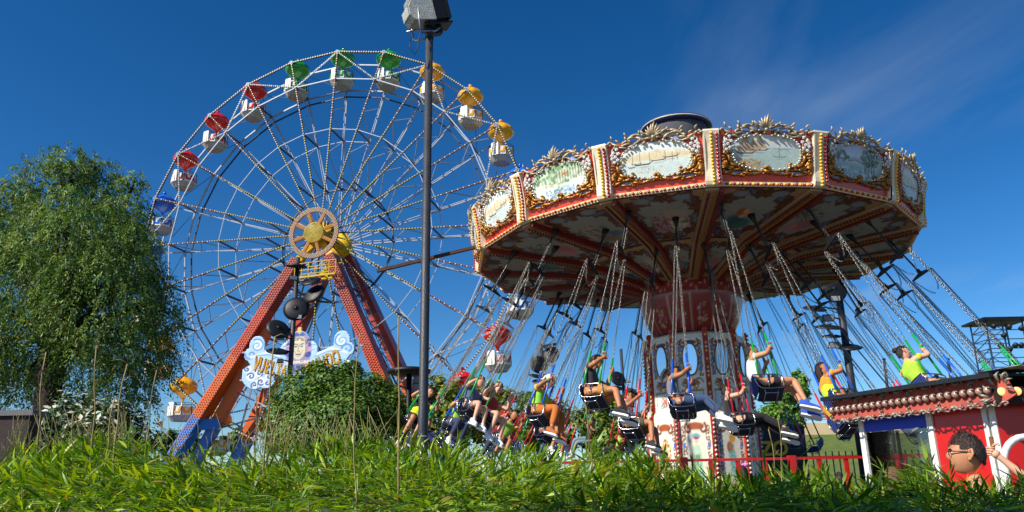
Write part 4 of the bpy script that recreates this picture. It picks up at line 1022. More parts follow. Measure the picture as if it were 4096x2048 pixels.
def person(name, label, M, J, fit, group=None, s=1.0):
    """J: joints in local metres; fit: clothing"""
    P = thing(name, label, 'person', M, group)
    sk = skinmat(fit.get('skin', 'b')); v = lambda k: Vector(J[k]) * s
    ch = []
    pel, sp_, chs, nk, hb = v('pelvis'), v('spine'), v('chest'), v('neck'), v('headbase')
    fat = fit.get('fat', 1.0)
    ch.append([(pel, (.125 * s * fat, .105 * s * fat)), (sp_, (.115 * s * fat, .095 * s * fat)), (chs, (.125 * s * fat, .095 * s * fat)), (nk, .056 * s), (hb, .05 * s)])
    hands = MB()
    for sd_, q in (('L', 1), ('R', -1)):
        sh, el, wr = v('sh' + sd_), v('el' + sd_), v('ha' + sd_)
        hd = (wr - el).normalized(); w0 = wr - hd * .05 * s
        ch.append([(chs, 0), (sh, .056 * s * fat), (sh.lerp(el, .5), .047 * s * fat), (el, .04 * s), (el.lerp(w0, .35), .041 * s), (w0, .027 * s), (wr, .032 * s)])
        hp, kn, an = v('hip' + sd_), v('kn' + sd_), v('an' + sd_)
        ch.append([(pel, 0), (hp, .09 * s * fat), (hp.lerp(kn, .5), .078 * s * fat), (kn, .056 * s), (kn.lerp(an, .3), .056 * s), (kn.lerp(an, .75), .038 * s), (an, .034 * s)])
        ax_ = J.get('grip' + sd_, (0, 0, 1)); hand(hands, w0, wr + hd * .03 * s, ax_, hd, s)
    fx = {}
    for c_ in ch:
        for i, (p, r) in enumerate(c_):
            k = tuple(round(t, 4) for t in p)
            if r == 0: c_[i] = (p, fx[k])
            else: fx[k] = r
    hc = v('head'); HR = lookrot(J.get('yaw', 0), J.get('nod', 0)); hs = s * J.get('hs', 1.0)
    headgeo(hands, hc, HR, hs)
    JOBS.append(('body', skinned(ch), hands, [sk, M_eye, M_sclera, M_lip], P))
    # clothes
    gr = .016 * s
    if fit.get('top'):
        tl = fit.get('sleeve', .55); tc_ = [[(pel + (sp_ - pel) * fit.get('hem', -.25), (.128 * s * fat + gr, .112 * s * fat + gr)), (sp_, (.118 * s * fat + gr, .1 * s * fat + gr)), (chs, (.126 * s * fat + gr, .1 * s * fat + gr)), (chs.lerp(nk, .55), .098 * s), (chs.lerp(nk, .82), .07 * s)]]
        JOBS.append(('shirt', skinned(tc_ + [[(chs, (.126 * s * fat + gr, .1 * s * fat + gr)), (v('sh' + q), .07 * s * fat + gr * .6)] for q in 'LR']), None, [cloth(fit['top'])], P))
        for q in 'LR':
            if tl > 0:
                sh, el, wr = v('sh' + q), v('el' + q), v('ha' + q)
                pts = [(sh, .07 * s * fat + gr * .6), (sh.lerp(el, .5), .056 * s * fat + gr * .5)]
                if tl < .95: pts[-1] = (sh.lerp(el, tl), .054 * s * fat + gr * .6)
                else: pts += [(el, .046 * s + gr * .5), (el.lerp(wr, .8), .034 * s + gr * .4)]
                JOBS.append(('sleeve', skinned([pts]), None, [cloth(fit.get('sleevec', fit['top']))], P))
    if fit.get('vest'):
        vc = [[(pel, (.135 * s * fat + gr * 2, .12 * s * fat + gr * 2)), (sp_, (.122 * s * fat + gr * 2, .105 * s * fat + gr * 2)), (chs - Vector((0, 0, .02 * s)), (.13 * s * fat + gr * 2, .105 * s * fat + gr * 2))]]
        JOBS.append(('vest', skinned(vc), None, [cloth(fit['vest'])], P))
    if fit.get('legs'):
        ll = fit.get('leglen', 1.0)
        lc = [[(pel, (.132 * s * fat + gr, .115 * s * fat + gr)), (pel.lerp(sp_, .28), (.126 * s * fat + gr, .108 * s * fat + gr))]]
        for q in 'LR':
            hp, kn, an = v('hip' + q), v('kn' + q), v('an' + q)
            c2 = [(pel, (.132 * s * fat + gr, .115 * s * fat + gr)), (hp, .096 * s * fat + gr * .8)]
            if ll >= 1: c2 += [(hp.lerp(kn, .5), .084 * s * fat + gr * .5), (kn, .063 * s + gr * .4), (kn.lerp(an, .35), .06 * s + gr * .3), (kn.lerp(an, .88), .045 * s + gr * .5)]
            else: c2 += [(hp.lerp(kn, ll * .5), .088 * s * fat + gr * .7), (hp.lerp(kn, ll), .078 * s * fat + gr)]
            lc.append(c2)
        JOBS.append(('trousers' if ll >= 1 else 'shorts', skinned(lc), None, [cloth(fit['legs'])], P))
    if fit.get('shoe'):
        for q in 'LR':
            an, kn = v('an' + q), v('kn' + q); d = J.get('toe', (.9, 0, -.25))
            shoe(P, an - Vector((0, 0, .01)), d, cloth(fit['shoe']), mat('sole_' + fit.get('sole', 'e8e8e4'), fit.get('sole', 'e8e8e4'), .7, var=.08), s)
    hm = mat('hair_' + fit.get('hairc', '1a1412'), fit.get('hairc', '1a1412'), .45, var=.35, scale=50, bump=.6, bscale=120)
    hb_ = MB(); hairgeo(hb_, hc, HR, hs, fit.get('hair', 'short'), len(label)); hb_.build('hair', hm, P)
    S4 = Matrix.Translation(hc) @ HR.to_4x4() @ Matrix.Diagonal((hs, hs, hs, 1))
    if fit.get('cap'):
        b = MB(); b.lathe([(.122, .028), (.122, .06), (.113, .10), (.085, .135), (.04, .155), (0, .158)], 20, 0, S4 @ Matrix.Diagonal((.98, .82, 1, 1)))
        fl_ = fit.get('capdir', 1)
        b.prism([(fl_ * x, y) for x, y in ((.09, -.075), (.15, -.066), (.19, -.035), (.2, 0), (.19, .035), (.15, .066), (.09, .075))], .03, .042, 1, S4)
        b.build('cap', [cloth(fit['cap']), cloth(fit.get('visor', fit['cap']))], P)
    if fit.get('glasses'):
        b = MB(); gm = [M_black, mat('dark_lens', '0c0c10', .1, coat=.5) if fit['glasses'] == 'sun' else mat('clear_lens', 'c8d0d4', .1, var=0)]
        for sg in (-1, 1):
            ring = [(.101, sg * .034 + .024 * math.cos(i * PI / 6), .010 + .018 * math.sin(i * PI / 6)) for i in range(12)]
            b.tube([S4 @ Vector(q) for q in ring], .0028 * hs, 5, 0, True)
            if fit['glasses'] == 'sun': b.ball((.099, sg * .034, .010), .022, 8, 1, (.15, 1, .78), S4)
            b.tube([S4 @ Vector(q) for q in ((.1, sg * .056, .014), (.06, sg * .078, .016), (-.02, sg * .086, .012))], .0032 * hs, 5)
        b.tube([S4 @ Vector(q) for q in ((.102, -.012, .014), (.108, 0, .018), (.102, .012, .014))], .003 * hs, 5)
        b.build('glasses', gm, P)
    if fit.get('band'):
        q = fit.get('bandside', 'R'); el, wr = v('el' + q), v('ha' + q); d = (wr - el).normalized(); c0 = wr - d * .075 * s
        b = MB(); b.tube([c0 - d * .012, c0 + d * .012], .035 * s, 10); b.build('wristband', mat('band_' + fit['band'], fit['band'], .5), P)
    return P
def finish_people():
    dg = bpy.context.evaluated_depsgraph_get()
    for name, o, extra, mats, P in JOBS:
        me = bpy.data.meshes.new_from_object(o.evaluated_get(dg))
        me.materials.clear()
        for m in mats: me.materials.append(m)
        if extra:
            bm = bmesh.new(); bm.from_mesh(me)
            for f in bm.faces: f.smooth = True; f.material_index = 0
            vs = [bm.verts.new(p) for p in extra.v]
            for f, mi in zip(extra.f, extra.m):
                try: q = bm.faces.new([vs[i] for i in f]); q.material_index = mi; q.smooth = True
                except ValueError: pass
            bm.to_mesh(me); bm.free()
        else: me.polygons.foreach_set('use_smooth', [True] * len(me.polygons))
        sm = o.data; bpy.data.objects.remove(o); bpy.data.meshes.remove(sm)
        me.name = name; put(name, me, P)
    JOBS.clear()
def sit(lean=0, yaw=0, nod=0, arms='hold', knee=.0, feet=0.0, spread=.09, hz=.62, hs=1.0):
    x = -lean
    J = dict(pelvis=(-.10, 0, .12), spine=(-.13 + x * .4, 0, .29), chest=(-.14 + x * .8, 0, .45), neck=(-.12 + x, 0, .585), headbase=(-.105 + x, 0, .65), head=(-.085 + x, 0, .755), yaw=yaw, nod=nod, hs=hs)
    for q, s in (('L', 1), ('R', -1)):
        J['sh' + q] = (-.13 + x * .9, s * .175, .515)
        J['hip' + q] = (-.07, s * .088, .10); J['kn' + q] = (.36, s * spread, .11 + knee); J['an' + q] = (.40 + feet + (.05 if s > 0 else 0), s * (spread + .01), -.30 + .5 * max(0, feet) + knee)
        if arms == 'hold': J['el' + q] = (.0 + x * .5, s * .27, hz - .25); J['ha' + q] = (.13, s * .188, hz)
        elif arms == 'up': J['el' + q] = (.03, s * .29, hz - .13); J['ha' + q] = (.12, s * .188, hz + .06)
        elif arms == 'lap': J['el' + q] = (-.04, s * .27, .28); J['ha' + q] = (.16, s * .16, .22); J['grip' + q] = (0, 1, 0)
    J['toe'] = (.9, 0, -.3)
    return J
def ride_on(key, label, J, fit, s=1.0, off=(0, 0, 0), name='person'):
    st_ = SEAT[key]
    M = st_.matrix_basis @ Matrix.Translation(Vector(off) + Vector((0, 0, .04)))
    return person(name, label, M, J, fit, 'riders on the chair swing', s)
def seatlab(key, lab):
    o = SEAT[key]; o['label'] = lab; o['group'] = 'occupied swing seats'
R_ = [
 (('green', 0), 'white sleeveless tee', 'rider in white tee and black shorts with blue sneakers', sit(.02, .1, 0, 'up', .02, .04), dict(top='e8e8ec', sleeve=.25, legs='1c1c22', leglen=.62, shoe='2a54b8', hair='short', skin='a', band='e05a20'), 1.0),
 (('green', 1), 'charcoal tee', 'rider in charcoal tee, ochre shorts and black canvas shoes', sit(.0, .15, 0, 'up', .0, .08), dict(top='2c2e36', legs='c68a3c', leglen=.8, shoe='1c1c20', hair='short', skin='b', band='e05a20'), 1.0),
 (('green', 2), 'patterned blue shirt', 'boy rider in patterned navy and white shirt with bare legs', sit(.05, .5, 0, 'up', .02, .05), dict(top='50608a', legs='1e2440', leglen=.55, shoe='d8d8d8', hair='short', skin='c'), .88),
 (('green', 3), 'black shirt and yellow tabard', 'rider in black with a neon yellow tabard beside the lamp pole', sit(.06, .3, .1, 'up', -.02, .02), dict(top='1a1a1c', sleeve=.5, sleevec='a8c83c', vest='d8e420', legs='18181a', leglen=.9, shoe='222226', hair='long', skin='a'), 1.0),
 (('blue', 0), 'grey tee and jeans', 'rider in grey tee and blue jeans with white sneakers', sit(.03, .05, -.05, 'up', .03, .18), dict(top='74767c', legs='31486e', leglen=1, shoe='dcdcd8', hair='pony', skin='b', band='e07020'), .97),
 (('blue', 1), 'orange trousers', 'rider in white cap, lime shirt and orange trousers', sit(.0, .1, 0, 'up', .02, .0), dict(top='8fd03c', sleevec='e8b418', legs='b8641c', leglen=1, shoe='a85a20', hair='short', skin='b', cap='eeeeea', capdir=-1, band='58e040'), 1.0),
 (('blue', 2), 'ponytail and lime shirt', 'rider with ponytail in lime shirt with yellow sleeves', sit(.0, .6, 0, 'hold', 0, 0), dict(top='9ccc3c', sleevec='e8b418', legs='2a3350', leglen=1, shoe='d0d0d0', hair='pony', skin='b'), .92),
 (('blue', 15), 'lime vest and long hair', 'rider with long brown hair in lime hi-vis vest above the booth', sit(.0, -.5, 0, 'up', 0, 0), dict(top='d89a1c', sleeve=.5, vest='c8e428', legs='232a48', leglen=1, shoe='3a3a40', hair='long', hairc='2c1a14', skin='b', band='58e040'), .95),
 (('red', 0), 'black outfit', 'rider all in black with curly tied hair and legs stretched', sit(.04, 0, -.05, 'up', .05, .28), dict(top='1c1a1e', sleeve=.2, legs='17161a', leglen=1, shoe='242428', hair='bun', hairc='2a1a14', skin='c', band='e05a20'), .98),
 (('red', 1), 'white tee and olive shorts', 'rider in white tee, olive shorts and black cap', sit(.05, .15, 0, 'hold', .0, .02), dict(top='eaeaea', legs='55543c', leglen=.85, shoe='2a2a2c', hair='crop', skin='b', cap='1c1c20', visor='1c1c20', band='e05a20', fat=1.08), 1.0),
 (('red', 2), 'purple tee', 'rider in purple tee and dark sunglasses', sit(.0, -.7, 0, 'up', 0, 0), dict(top='4c4a98', legs='30406a', leglen=.9, shoe='dcdcdc', hair='short', skin='b', glasses='sun'), 1.0),
 (('red', 3), 'lime shirt and denim shorts', 'boy rider in lime shirt with yellow sleeves and denim shorts', sit(.0, .5, 0, 'up', 0, 0), dict(top='8fd03c', sleevec='e8a818', legs='3c5684', leglen=.8, shoe='303030', hair='short', skin='b'), .9),
 (('red', 15), 'navy trousers', 'rider in navy trousers partly behind the booth eave', sit(.0, .1, 0, 'hold', 0, .04), dict(top='d8b020', legs='1e2848', leglen=1, shoe='4a4a50', hair='short', skin='b'), .95),
 (('green', 15), 'bun and lime vest', 'rider with dark bun and lime vest showing above the booth roof', sit(.0, -.3, 0, 'up', 0, 0), dict(top='a8d438', sleevec='e8c020', legs='2a2a40', leglen=1, shoe='c05030', hair='bun', skin='c', band='e07020'), .97),
 (('green', 7), 'dark shirt, far side', 'boy rider in dark shirt and jeans on the far side by the bushes', sit(.0, .4, .2, 'up', 0, 0), dict(top='2a2228', legs='7a90a8', leglen=1, shoe='d0d0d0', hair='short', skin='b'), .95),
 (('red', 7), 'lime shirt, far side', 'small rider in lime and yellow shirt on the far side beside the column', sit(.0, .4, .2, 'hold', 0, 0), dict(top='8fd03c', sleevec='e8a818', legs='2a2a30', leglen=1, shoe='303030', hair='short', skin='b'), .9),
 (('green', 4), 'teal shirt, far left', 'rider in teal shirt low behind the pole at the far left of the swing', sit(.0, .4, .1, 'hold', 0, 0), dict(top='3c8a80', legs='2a3350', leglen=1, shoe='d0d0d0', hair='short', skin='a'), .95),
 (('red', 4), 'white shirt, far left', 'rider in white shirt behind the boy in lime shirt', sit(.0, .4, .1, 'hold', 0, 0), dict(top='d8d4d0', legs='2a3350', leglen=1, shoe='d0d0d0', hair='short', skin='c'), .95),
 (('blue', 6), 'neon panel shirt', 'rider in neon yellow shirt below the orange trousers', sit(.0, .2, .1, 'hold', 0, 0), dict(top='d8e420', legs='4a6898', leglen=1, shoe='d0d0d0', hair='short', skin='b'), .98),
]
for key, what, lab, J, fit, s in R_:
    ride_on(key, lab, J, fit, s * 1.22)
    seatlab(key, 'swing seat with %s sleeves carrying the rider in %s' % (key[0], what))
# the seat with the boy is a double one: a man in red sits on its inner side
o = SEAT[('green', 2)]
for c_ in o.children:
    if c_.name.startswith(('seat_frame', 'seat_pan', 'seat_back')): c_.matrix_local = Matrix.Translation((0, .2, 0)) @ Matrix.Diagonal((.88, 1.63, .88, 1))
ride_on(('green', 2), 'man rider in red tank top next to the boy in navy', sit(.02, -.45, 0, 'up', .02, .0), dict(top='a02428', sleeve=.2, legs='23283c', leglen=.8, shoe='dcdcdc', hair='short', skin='c'), 1.2, (.05, .46, .02))
# gondola passengers, the few whose heads show over the rail
for k, tops in ((6, ('a04a3c', '3c4a68')), (8, ('dcdcdc', '444c60')), (7, ('c06a50', '30344a')), (12, ('c08030', '6a3a3c'))):
    for i, t in enumerate(tops):
        a = rad(-60 + 70 * i); Pm = GOND[k].matrix_basis @ Matrix.Translation((.42 * math.cos(a), .42 * math.sin(a), -2.02)) @ Matrix.Diagonal((.87, .87, .87, 1)) @ Matrix.Rotation(a + PI * .75, 4, 'Z')
        person('person', '%s passenger in the %s gondola' % (('left', 'right')[i], {6: 'rightmost green-domed', 8: 'middle upper right yellow-domed', 7: 'yellow-domed half-hidden', 12: 'low blue'}[k]), Pm, sit(0, .2 * i, 0, 'lap'), dict(top=t, legs='2a3350', leglen=1, hair='short', skin='b'), 'gondola passengers', .95)
# ================================================================ planting
M_leaf = leafmat('leaf_blade', .32, .42, .45); M_tleaf = leafmat('tree_leaf', .3, .5, .35)
M_bark = mat('bark', '4a3a2c', .9, var=.35, scale=5, bump=.8, bscale=14); M_stalk = mat('dry_stalk', '8f7d4e', .7, var=.25, scale=12)
M_twig = mat('twig', '6a5a40', .85, var=.3)
def norm(a): return a / (np.linalg.norm(a, axis=1, keepdims=True) + 1e-9)
def pickcol(cols, n, r_, jit=.18):
    C = np.array([lin(c) for c in cols])[r_.integers(0, len(cols), n)]
    return np.clip(C * r_.uniform(1 - jit, 1 + jit, (n, 1)) * r_.uniform(.94, 1.06, (n, 3)), 0, 1)
def blades(name, B, D, N, L, Wd, C, m, droop=.22):
    """lance-shaped leaves, six points each"""
    n = len(B); D = norm(D); S = norm(np.cross(D, N)); N = norm(np.cross(S, D)); L = L[:, None]; w = Wd[:, None]
    def P(t, side, sc): return B + D * L * t - N * L * droop * t * t + S * w * side * sc + N * w * .25 * abs(side)
    V = np.stack([P(0, 0, 1), P(.30, 1, 1), P(.30, -1, 1), P(.66, 1, .72), P(.66, -1, .72), P(1, 0, 1)], 1).reshape(-1, 3)
    k = (np.arange(n) * 6)[:, None]
    F = np.concatenate([k + np.array([[0, 2, 1]]), k + np.array([[1, 2, 4]]), k + np.array([[1, 4, 3]]), k + np.array([[3, 4, 5]])])
    return npmesh(name, V, F, m, np.repeat(C, 6, 0))
def leaves(name, B, D, N, L, Wd, C, m):
    """small four-point leaves"""
    n = len(B); D = norm(D); S = norm(np.cross(D, N)); N = norm(np.cross(S, D)); L = L[:, None]; w = Wd[:, None]
    V = np.stack([B, B + D * L * .5 + S * w + N * w * .3, B + D * L, B + D * L * .5 - S * w + N * w * .3], 1).reshape(-1, 3)
    k = (np.arange(n) * 4)[:, None]
    return npmesh(name, V, np.concatenate([k + np.array([[0, 1, 2]]), k + np.array([[0, 2, 3]])]), m, np.repeat(C, 4, 0))
# ---- bamboo hedge in the foreground
TOPX = [-200, 0, 200, 400, 700, 1000, 1120, 1300, 1400, 1520, 1700, 1900, 2100, 2250, 2400, 2500, 2620, 2800]
TOPY = [1134, 1124, 1116, 1103, 1117, 1115, 1100, 1112, 1132, 1146, 1166, 1182, 1196, 1188, 1180, 1196, 1222, 1235]
tw = [pt(x, y, 4.0) for x, y in zip(TOPX, TOPY)]
TX = np.array([p.x for p in tw]); TZ = np.array([p.z for p in tw])
def hedge_z(x, y):
    """height of the leafy surface: falls towards the viewer"""
    zt = np.interp(x * 4.0 / np.maximum(y, .5), TX, TZ)          # rounded crest
    top = 1.5 + (zt - 1.5) * np.minimum(1, y / 4.0)
    f = np.clip((y - 2.5) / 1.5, 0, 1)
    return 1.425 + (top - 1.425) * (1 - (1 - f) ** 1.5) - np.clip(y - 4.0, 0, 2) ** 2 * .25
hedge = thing('bamboo_hedge', 'broad green bamboo hedge with tall dry stalks across the whole foreground', 'hedge', (0, 3.5, 0))
hr_ = np.random.default_rng(5)
def shoots(n, ylo, yhi, per, lmin, lmax, sink, r_, xr=1.0, cols=None, x0=None, x1=None):
    y = r_.uniform(ylo, yhi, n); hwid = y * .72 + .25
    x = r_.uniform(-1, 1, n) * hwid if x0 is None else r_.uniform(x0, x1, n)
    clump = .035 * np.sin(x * 5.1 + y * 3) + .03 * np.sin(x * 11.7 - y * 7) + .02 * np.sin(x * 23 + 1)
    z = hedge_z(x, y) - r_.uniform(min(0, sink), max(0, sink), n) + 1.15 * clump * (.35 + .65 * np.clip((y - 2.4) / 1.2, 0, 1)) - .02 - .125 * np.clip((y - 2.3) / 1.5, 0, 1)
    base = np.repeat(np.stack([x, y - 3.5, z], 1), per, 0); N_ = n * per
    # a shoot leans to the light (left and forward), its leaves fan out round it
    f_ = np.clip((y - 2.6) / 1.4, 0, 1); comb = np.sin(x * 2.3 + 1.7 * np.sin(y * 2.1)) + .6 * np.sin(x * 5.3 - y * 3.1)
    ax = np.stack([.55 * comb - .15 + r_.normal(0, .3, n), -.75 + .55 * f_ + r_.normal(0, .25, n), .10 + .55 * f_ + r_.normal(0, .16, n)], 1); ax = norm(ax)
    ax = np.repeat(ax, per, 0); t = np.tile(np.linspace(0, 1, per), n)
    az = r_.uniform(0, 2 * PI, N_); h = np.stack([np.cos(az), np.sin(az), np.zeros(N_)], 1)
    spread = (.85 - .6 * t)[:, None]
    D = norm(ax * (.55 + .6 * t)[:, None] + h * spread * np.array([1, 1, .6]) + np.array([0, 0, -.1]))
    B = base + ax * (t * .12)[:, None]
    up = norm(np.array([[0, 0, 1.0]]) + r_.normal(0, .35, (N_, 3)))
    L = r_.uniform(lmin, lmax, N_); C = pickcol(cols or ['6c9420', '86ac2a', '587f1c', '9cba36', '4a7418', 'a8b844', '76a026', '40681a'], N_, r_)
    dry = r_.random(N_) < .035; C[dry] = pickcol(['b89a50', 'a07a3c', 'c0b070'], dry.sum(), r_)
    return B, D, up, L, L * r_.uniform(.050, .072, N_), C
parts_ = [shoots(6600, 2.2, 4.7, 8, .06, .11, .13, hr_), shoots(2200, 2.3, 4.2, 7, .05, .09, .30, hr_, cols=['3c5e18', '446a1a', '527820', '6a7a30']), shoots(420, 3.4, 4.4, 7, .06, .10, -.03, hr_)]  # second batch: older inner leaves, darker greens also paint shade into the gaps
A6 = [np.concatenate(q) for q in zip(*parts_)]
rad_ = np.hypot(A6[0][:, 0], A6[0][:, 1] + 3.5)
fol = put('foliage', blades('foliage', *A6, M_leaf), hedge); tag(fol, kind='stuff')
# the three hundred nearest leaves stand as single blades
near = shoots(38, 2.0, 2.6, 8, .07, .125, .06, hr_)
vari = []
for i in range(10):
    c1 = pickcol(['6c9424', '587f1c', '7ea02c', '4a7418', '8aa63a'], 1, hr_)
    vari.append(blades('leaf', np.zeros((1, 3)), np.array([[1., 0, 0]]), np.array([[0, 0, 1.]]), np.array([.15]), np.array([.0105 + .001 * i * .3]), c1, M_leaf, .15 + .03 * i))
for i in range(len(near[0])):
    B, D, N = Vector(near[0][i]), Vector(near[1][i]).normalized(), Vector(near[2][i]); S = N.cross(D).normalized(); N = D.cross(S); s = near[3][i] / .15
    put('leaf', vari[i % 10], hedge, frame(B, D * s, S * s, N * s))
# dark tangle of stems inside
b = MB(); r5 = random.Random(5)
for i in range(140):
    y = r5.uniform(2.7, 4.6); x = r5.uniform(-1, 1) * (y * .72 + .2); zt = float(hedge_z(np.array([x]), np.array([y]))[0]) - .03
    b.tube([(x + r5.uniform(-.2, .2), y - 3.5 + r5.uniform(-.1, .1), 0), (x, y - 3.5, zt)], [.004, .0025], 4)
tag(b.build('stems', mat('green_stem', '4a5a24', .7, var=.3), hedge), kind='stuff')
for (xa, ya, xb, yb, r) in ((113, 885, 116, 1130, .008), (240, 868, 238, 1120, .0075), (286, 1000, 276, 1125, .009), (318, 915, 304, 1120, .010), (392, 930, 372, 1120, .006), (180, 1040, 182, 1130, .006), (690, 846, 664, 1135, .0095), (648, 950, 650, 1125, .005), (700, 1030, 662, 1130, .007), (905, 835, 900, 1300, .0065), (1001, 800, 1000, 1300, .0085), (735, 1055, 700, 1130, .005), (880, 1040, 862, 1130, .005), (1475, 1020, 1480, 1150, .004), (1958, 1050, 1938, 1170, .0045), (1935, 1080, 1930, 1180, .006), (1800, 1020, 1798, 1300, .0045), (1470, 1000, 1492, 1130, .004)):
    Yd = 3.6 if yb < 1200 else 3.0
    P0, P1 = pt(xb, yb, Yd), pt(xa, ya, Yd); b = MB(); n = 7; off = Vector((0, 3.5, 0)); w = r5.uniform(-.02, .02)
    if yb < 1200: P0.z -= .25
    Q = [P0.lerp(P1, i / n) - off + Vector((w * math.sin(i * PI / n), .01 * math.sin(i * 2), 0)) for i in range(n + 1)]
    r *= .5
    b.tube(Q, [r * (1.15 if i % 2 else 1.0) * (1 - .45 * i / n) for i in range(n + 1)], 6)
    for i in range(3):
        t = Q[-1 - i]; d = Vector((r5.uniform(-.6, .6), r5.uniform(-.3, .3), r5.uniform(.2, .8))); b.tube([t, t + d * .05, t + d * .09 + Vector((0, 0, -.02))], [r * .5, r * .35, r * .1], 4)
    b.build('dry_stalk', M_stalk, hedge)
b = MB()   # wisps of dry grass standing out of the crest
for i in range(230):
    x = r5.choice((r5.uniform(0, 1000), r5.uniform(560, 980), r5.uniform(0, 330))); ytop = float(np.interp(x, TOPX, TOPY)); P0 = pt(x, ytop + 25, r5.uniform(3.7, 4.2)); h = r5.uniform(.06, .24)
    d = Vector((r5.uniform(-.35, .35), 0, 1)); p = P0 - Vector((0, 3.5, 0)); b.tube([p, p + d * h * .5, p + d * h + Vector((r5.uniform(-.05, .05), 0, -.01))], [.0022, .0018, .0006], 3)
tag(b.build('grass_wisps', mat('straw', 'b0a468', .8, var=.3), hedge), kind='stuff')
# ---- trees and shrubs
def crown(name, lobes, n, ls, cols, r_, origin, up=.5, clumps=60, flower=None, wl=.42, shell=.22, hang=0):
    """leaves gathered in clumps on and in uneven lobes"""
    Bs = []; Ns = []
    tot = sum(l[1] ** 2 for l in lobes)
    for c, r in lobes:
        c = np.array(c); nc = max(6, int(clumps * r * r / tot * len(lobes) / 4)); u = norm(r_.normal(size=(nc, 3))) ; rr_ = r * (1 - shell * r_.random(nc) ** 1.5 * 2.2) * r_.uniform(.78, 1.12, nc)
        cc = c + u * rr_[:, None] * np.array([1, 1, .92]); k = max(1, int(n * r * r / tot / nc))
        idx = np.repeat(np.arange(nc), k); cr = r * .26 * r_.uniform(.6, 1.3, nc)[idx]
        d = r_.normal(size=(len(idx), 3)) * .6; p = cc[idx] + d * cr[:, None]
        Bs.append(p); Ns.append(norm(u[idx] * .6 + norm(d) * .6 + np.array([0, 0, up])))
    B = np.concatenate(Bs); N = np.concatenate(Ns); m_ = len(B)
    B[:, 2] = np.maximum(B[:, 2], origin[2] + .15)
    D = norm(np.cross(N, r_.normal(size=(m_, 3))) + np.array([0, 0, -hang]))
    L = ls * r_.uniform(.65, 1.35, m_); C = pickcol(cols, m_, r_, .22)
    if flower:
        k = r_.random(m_) < flower; C[k] = pickcol(['e8e4d2', 'd8d4c0', 'f0ecdc'], k.sum(), r_, .06); L[k] *= 1.3
    return leaves(name, B - np.array(origin), D, N, L, L * wl, C, M_tleaf)
def shrub(name, label, cat, base, lobes, n, ls, cols, seed, trunk=.1, group=None, clumps=70, flower=None, wl=.42, crown_name='crown', twigs=0, hang=0):
    r_ = np.random.default_rng(seed); o = thing(name, label, cat, Matrix.Translation(base), group)
    tag(put(crown_name, crown(crown_name, lobes, n, ls, cols, r_, tuple(base), .5, clumps, flower, wl, .22, hang), o), kind='stuff')
    b = MB(); base = Vector(base); top = sum((Vector(c) for c, r in lobes), Vector()) / len(lobes); fork = base.lerp(top, .45) - base
    b.tube([(0, 0, -.05), fork * .5 + Vector((.04, .03, 0)), fork], [trunk * 1.25, trunk, trunk * .8], 8)
    rr = random.Random(seed)
    for c, r in lobes:
        e = Vector(c) - base; b.tube([fork * .8, fork.lerp(e, .5) + Vector((rr.uniform(-.2, .2), rr.uniform(-.2, .2), .1)) * r, e + Vector((0, 0, r * .4))], [trunk * .5, trunk * .32, trunk * .08], 6)
        for i in range(3 + twigs):
            d = Vector((rr.gauss(0, 1), rr.gauss(0, 1), rr.uniform(-.1, 1))).normalized() * r; b.tube([e - Vector((0, 0, r * .5)), e + d * .45 + Vector((0, 0, -.1 * r)), e + d * .97], [trunk * .18, trunk * .12, trunk * .03], 4)
    b.build('trunk', M_bark if not twigs else M_twig, o)
    return o
def lob(L, Y, k=1.0): return [(tuple(pt(x, y, Y + dy)), r * k * (Y / 1987.)) for x, y, r, dy in L]
# willow on the left
wl_ = [(150, 480, 105, 0), (235, 470, 80, 1), (55, 560, 105, 0), (318, 530, 62, 0), (200, 610, 140, -1.5), (310, 640, 92, -.5), (60, 700, 130, -1), (350, 720, 70, 0), (250, 760, 140, -1.5), (100, 850, 110, .5), (405, 800, 55, 0), (330, 870, 85, -.5), (-60, 600, 110, 0), (-90, 800, 120, 0), (180, 425, 60, 0), (15, 500, 65, 1), (120, 640, 120, 2.5), (280, 600, 110, 2.5), (200, 800, 120, 2.5), (20, 920, 70, 1.5), (340, 462, 26, 0), (365, 600, 40, 0), (60, 960, 55, .5), (210, 925, 60, 0), (300, 955, 55, -.5), (395, 905, 45, 0), (355, 985, 32, 0), (-40, 900, 70, 0), (405, 705, 32, 0), (412, 775, 30, 0)]
WB = pt(135, 1000, 28); WB.z = .7
wil = thing('willow_tree', 'tall feathery green willow with dark trunk at the left edge', 'tree', Matrix.Translation(WB))
r_ = np.random.default_rng(21); SB = []; SD = []; SN = []; SL = []; SCc = []
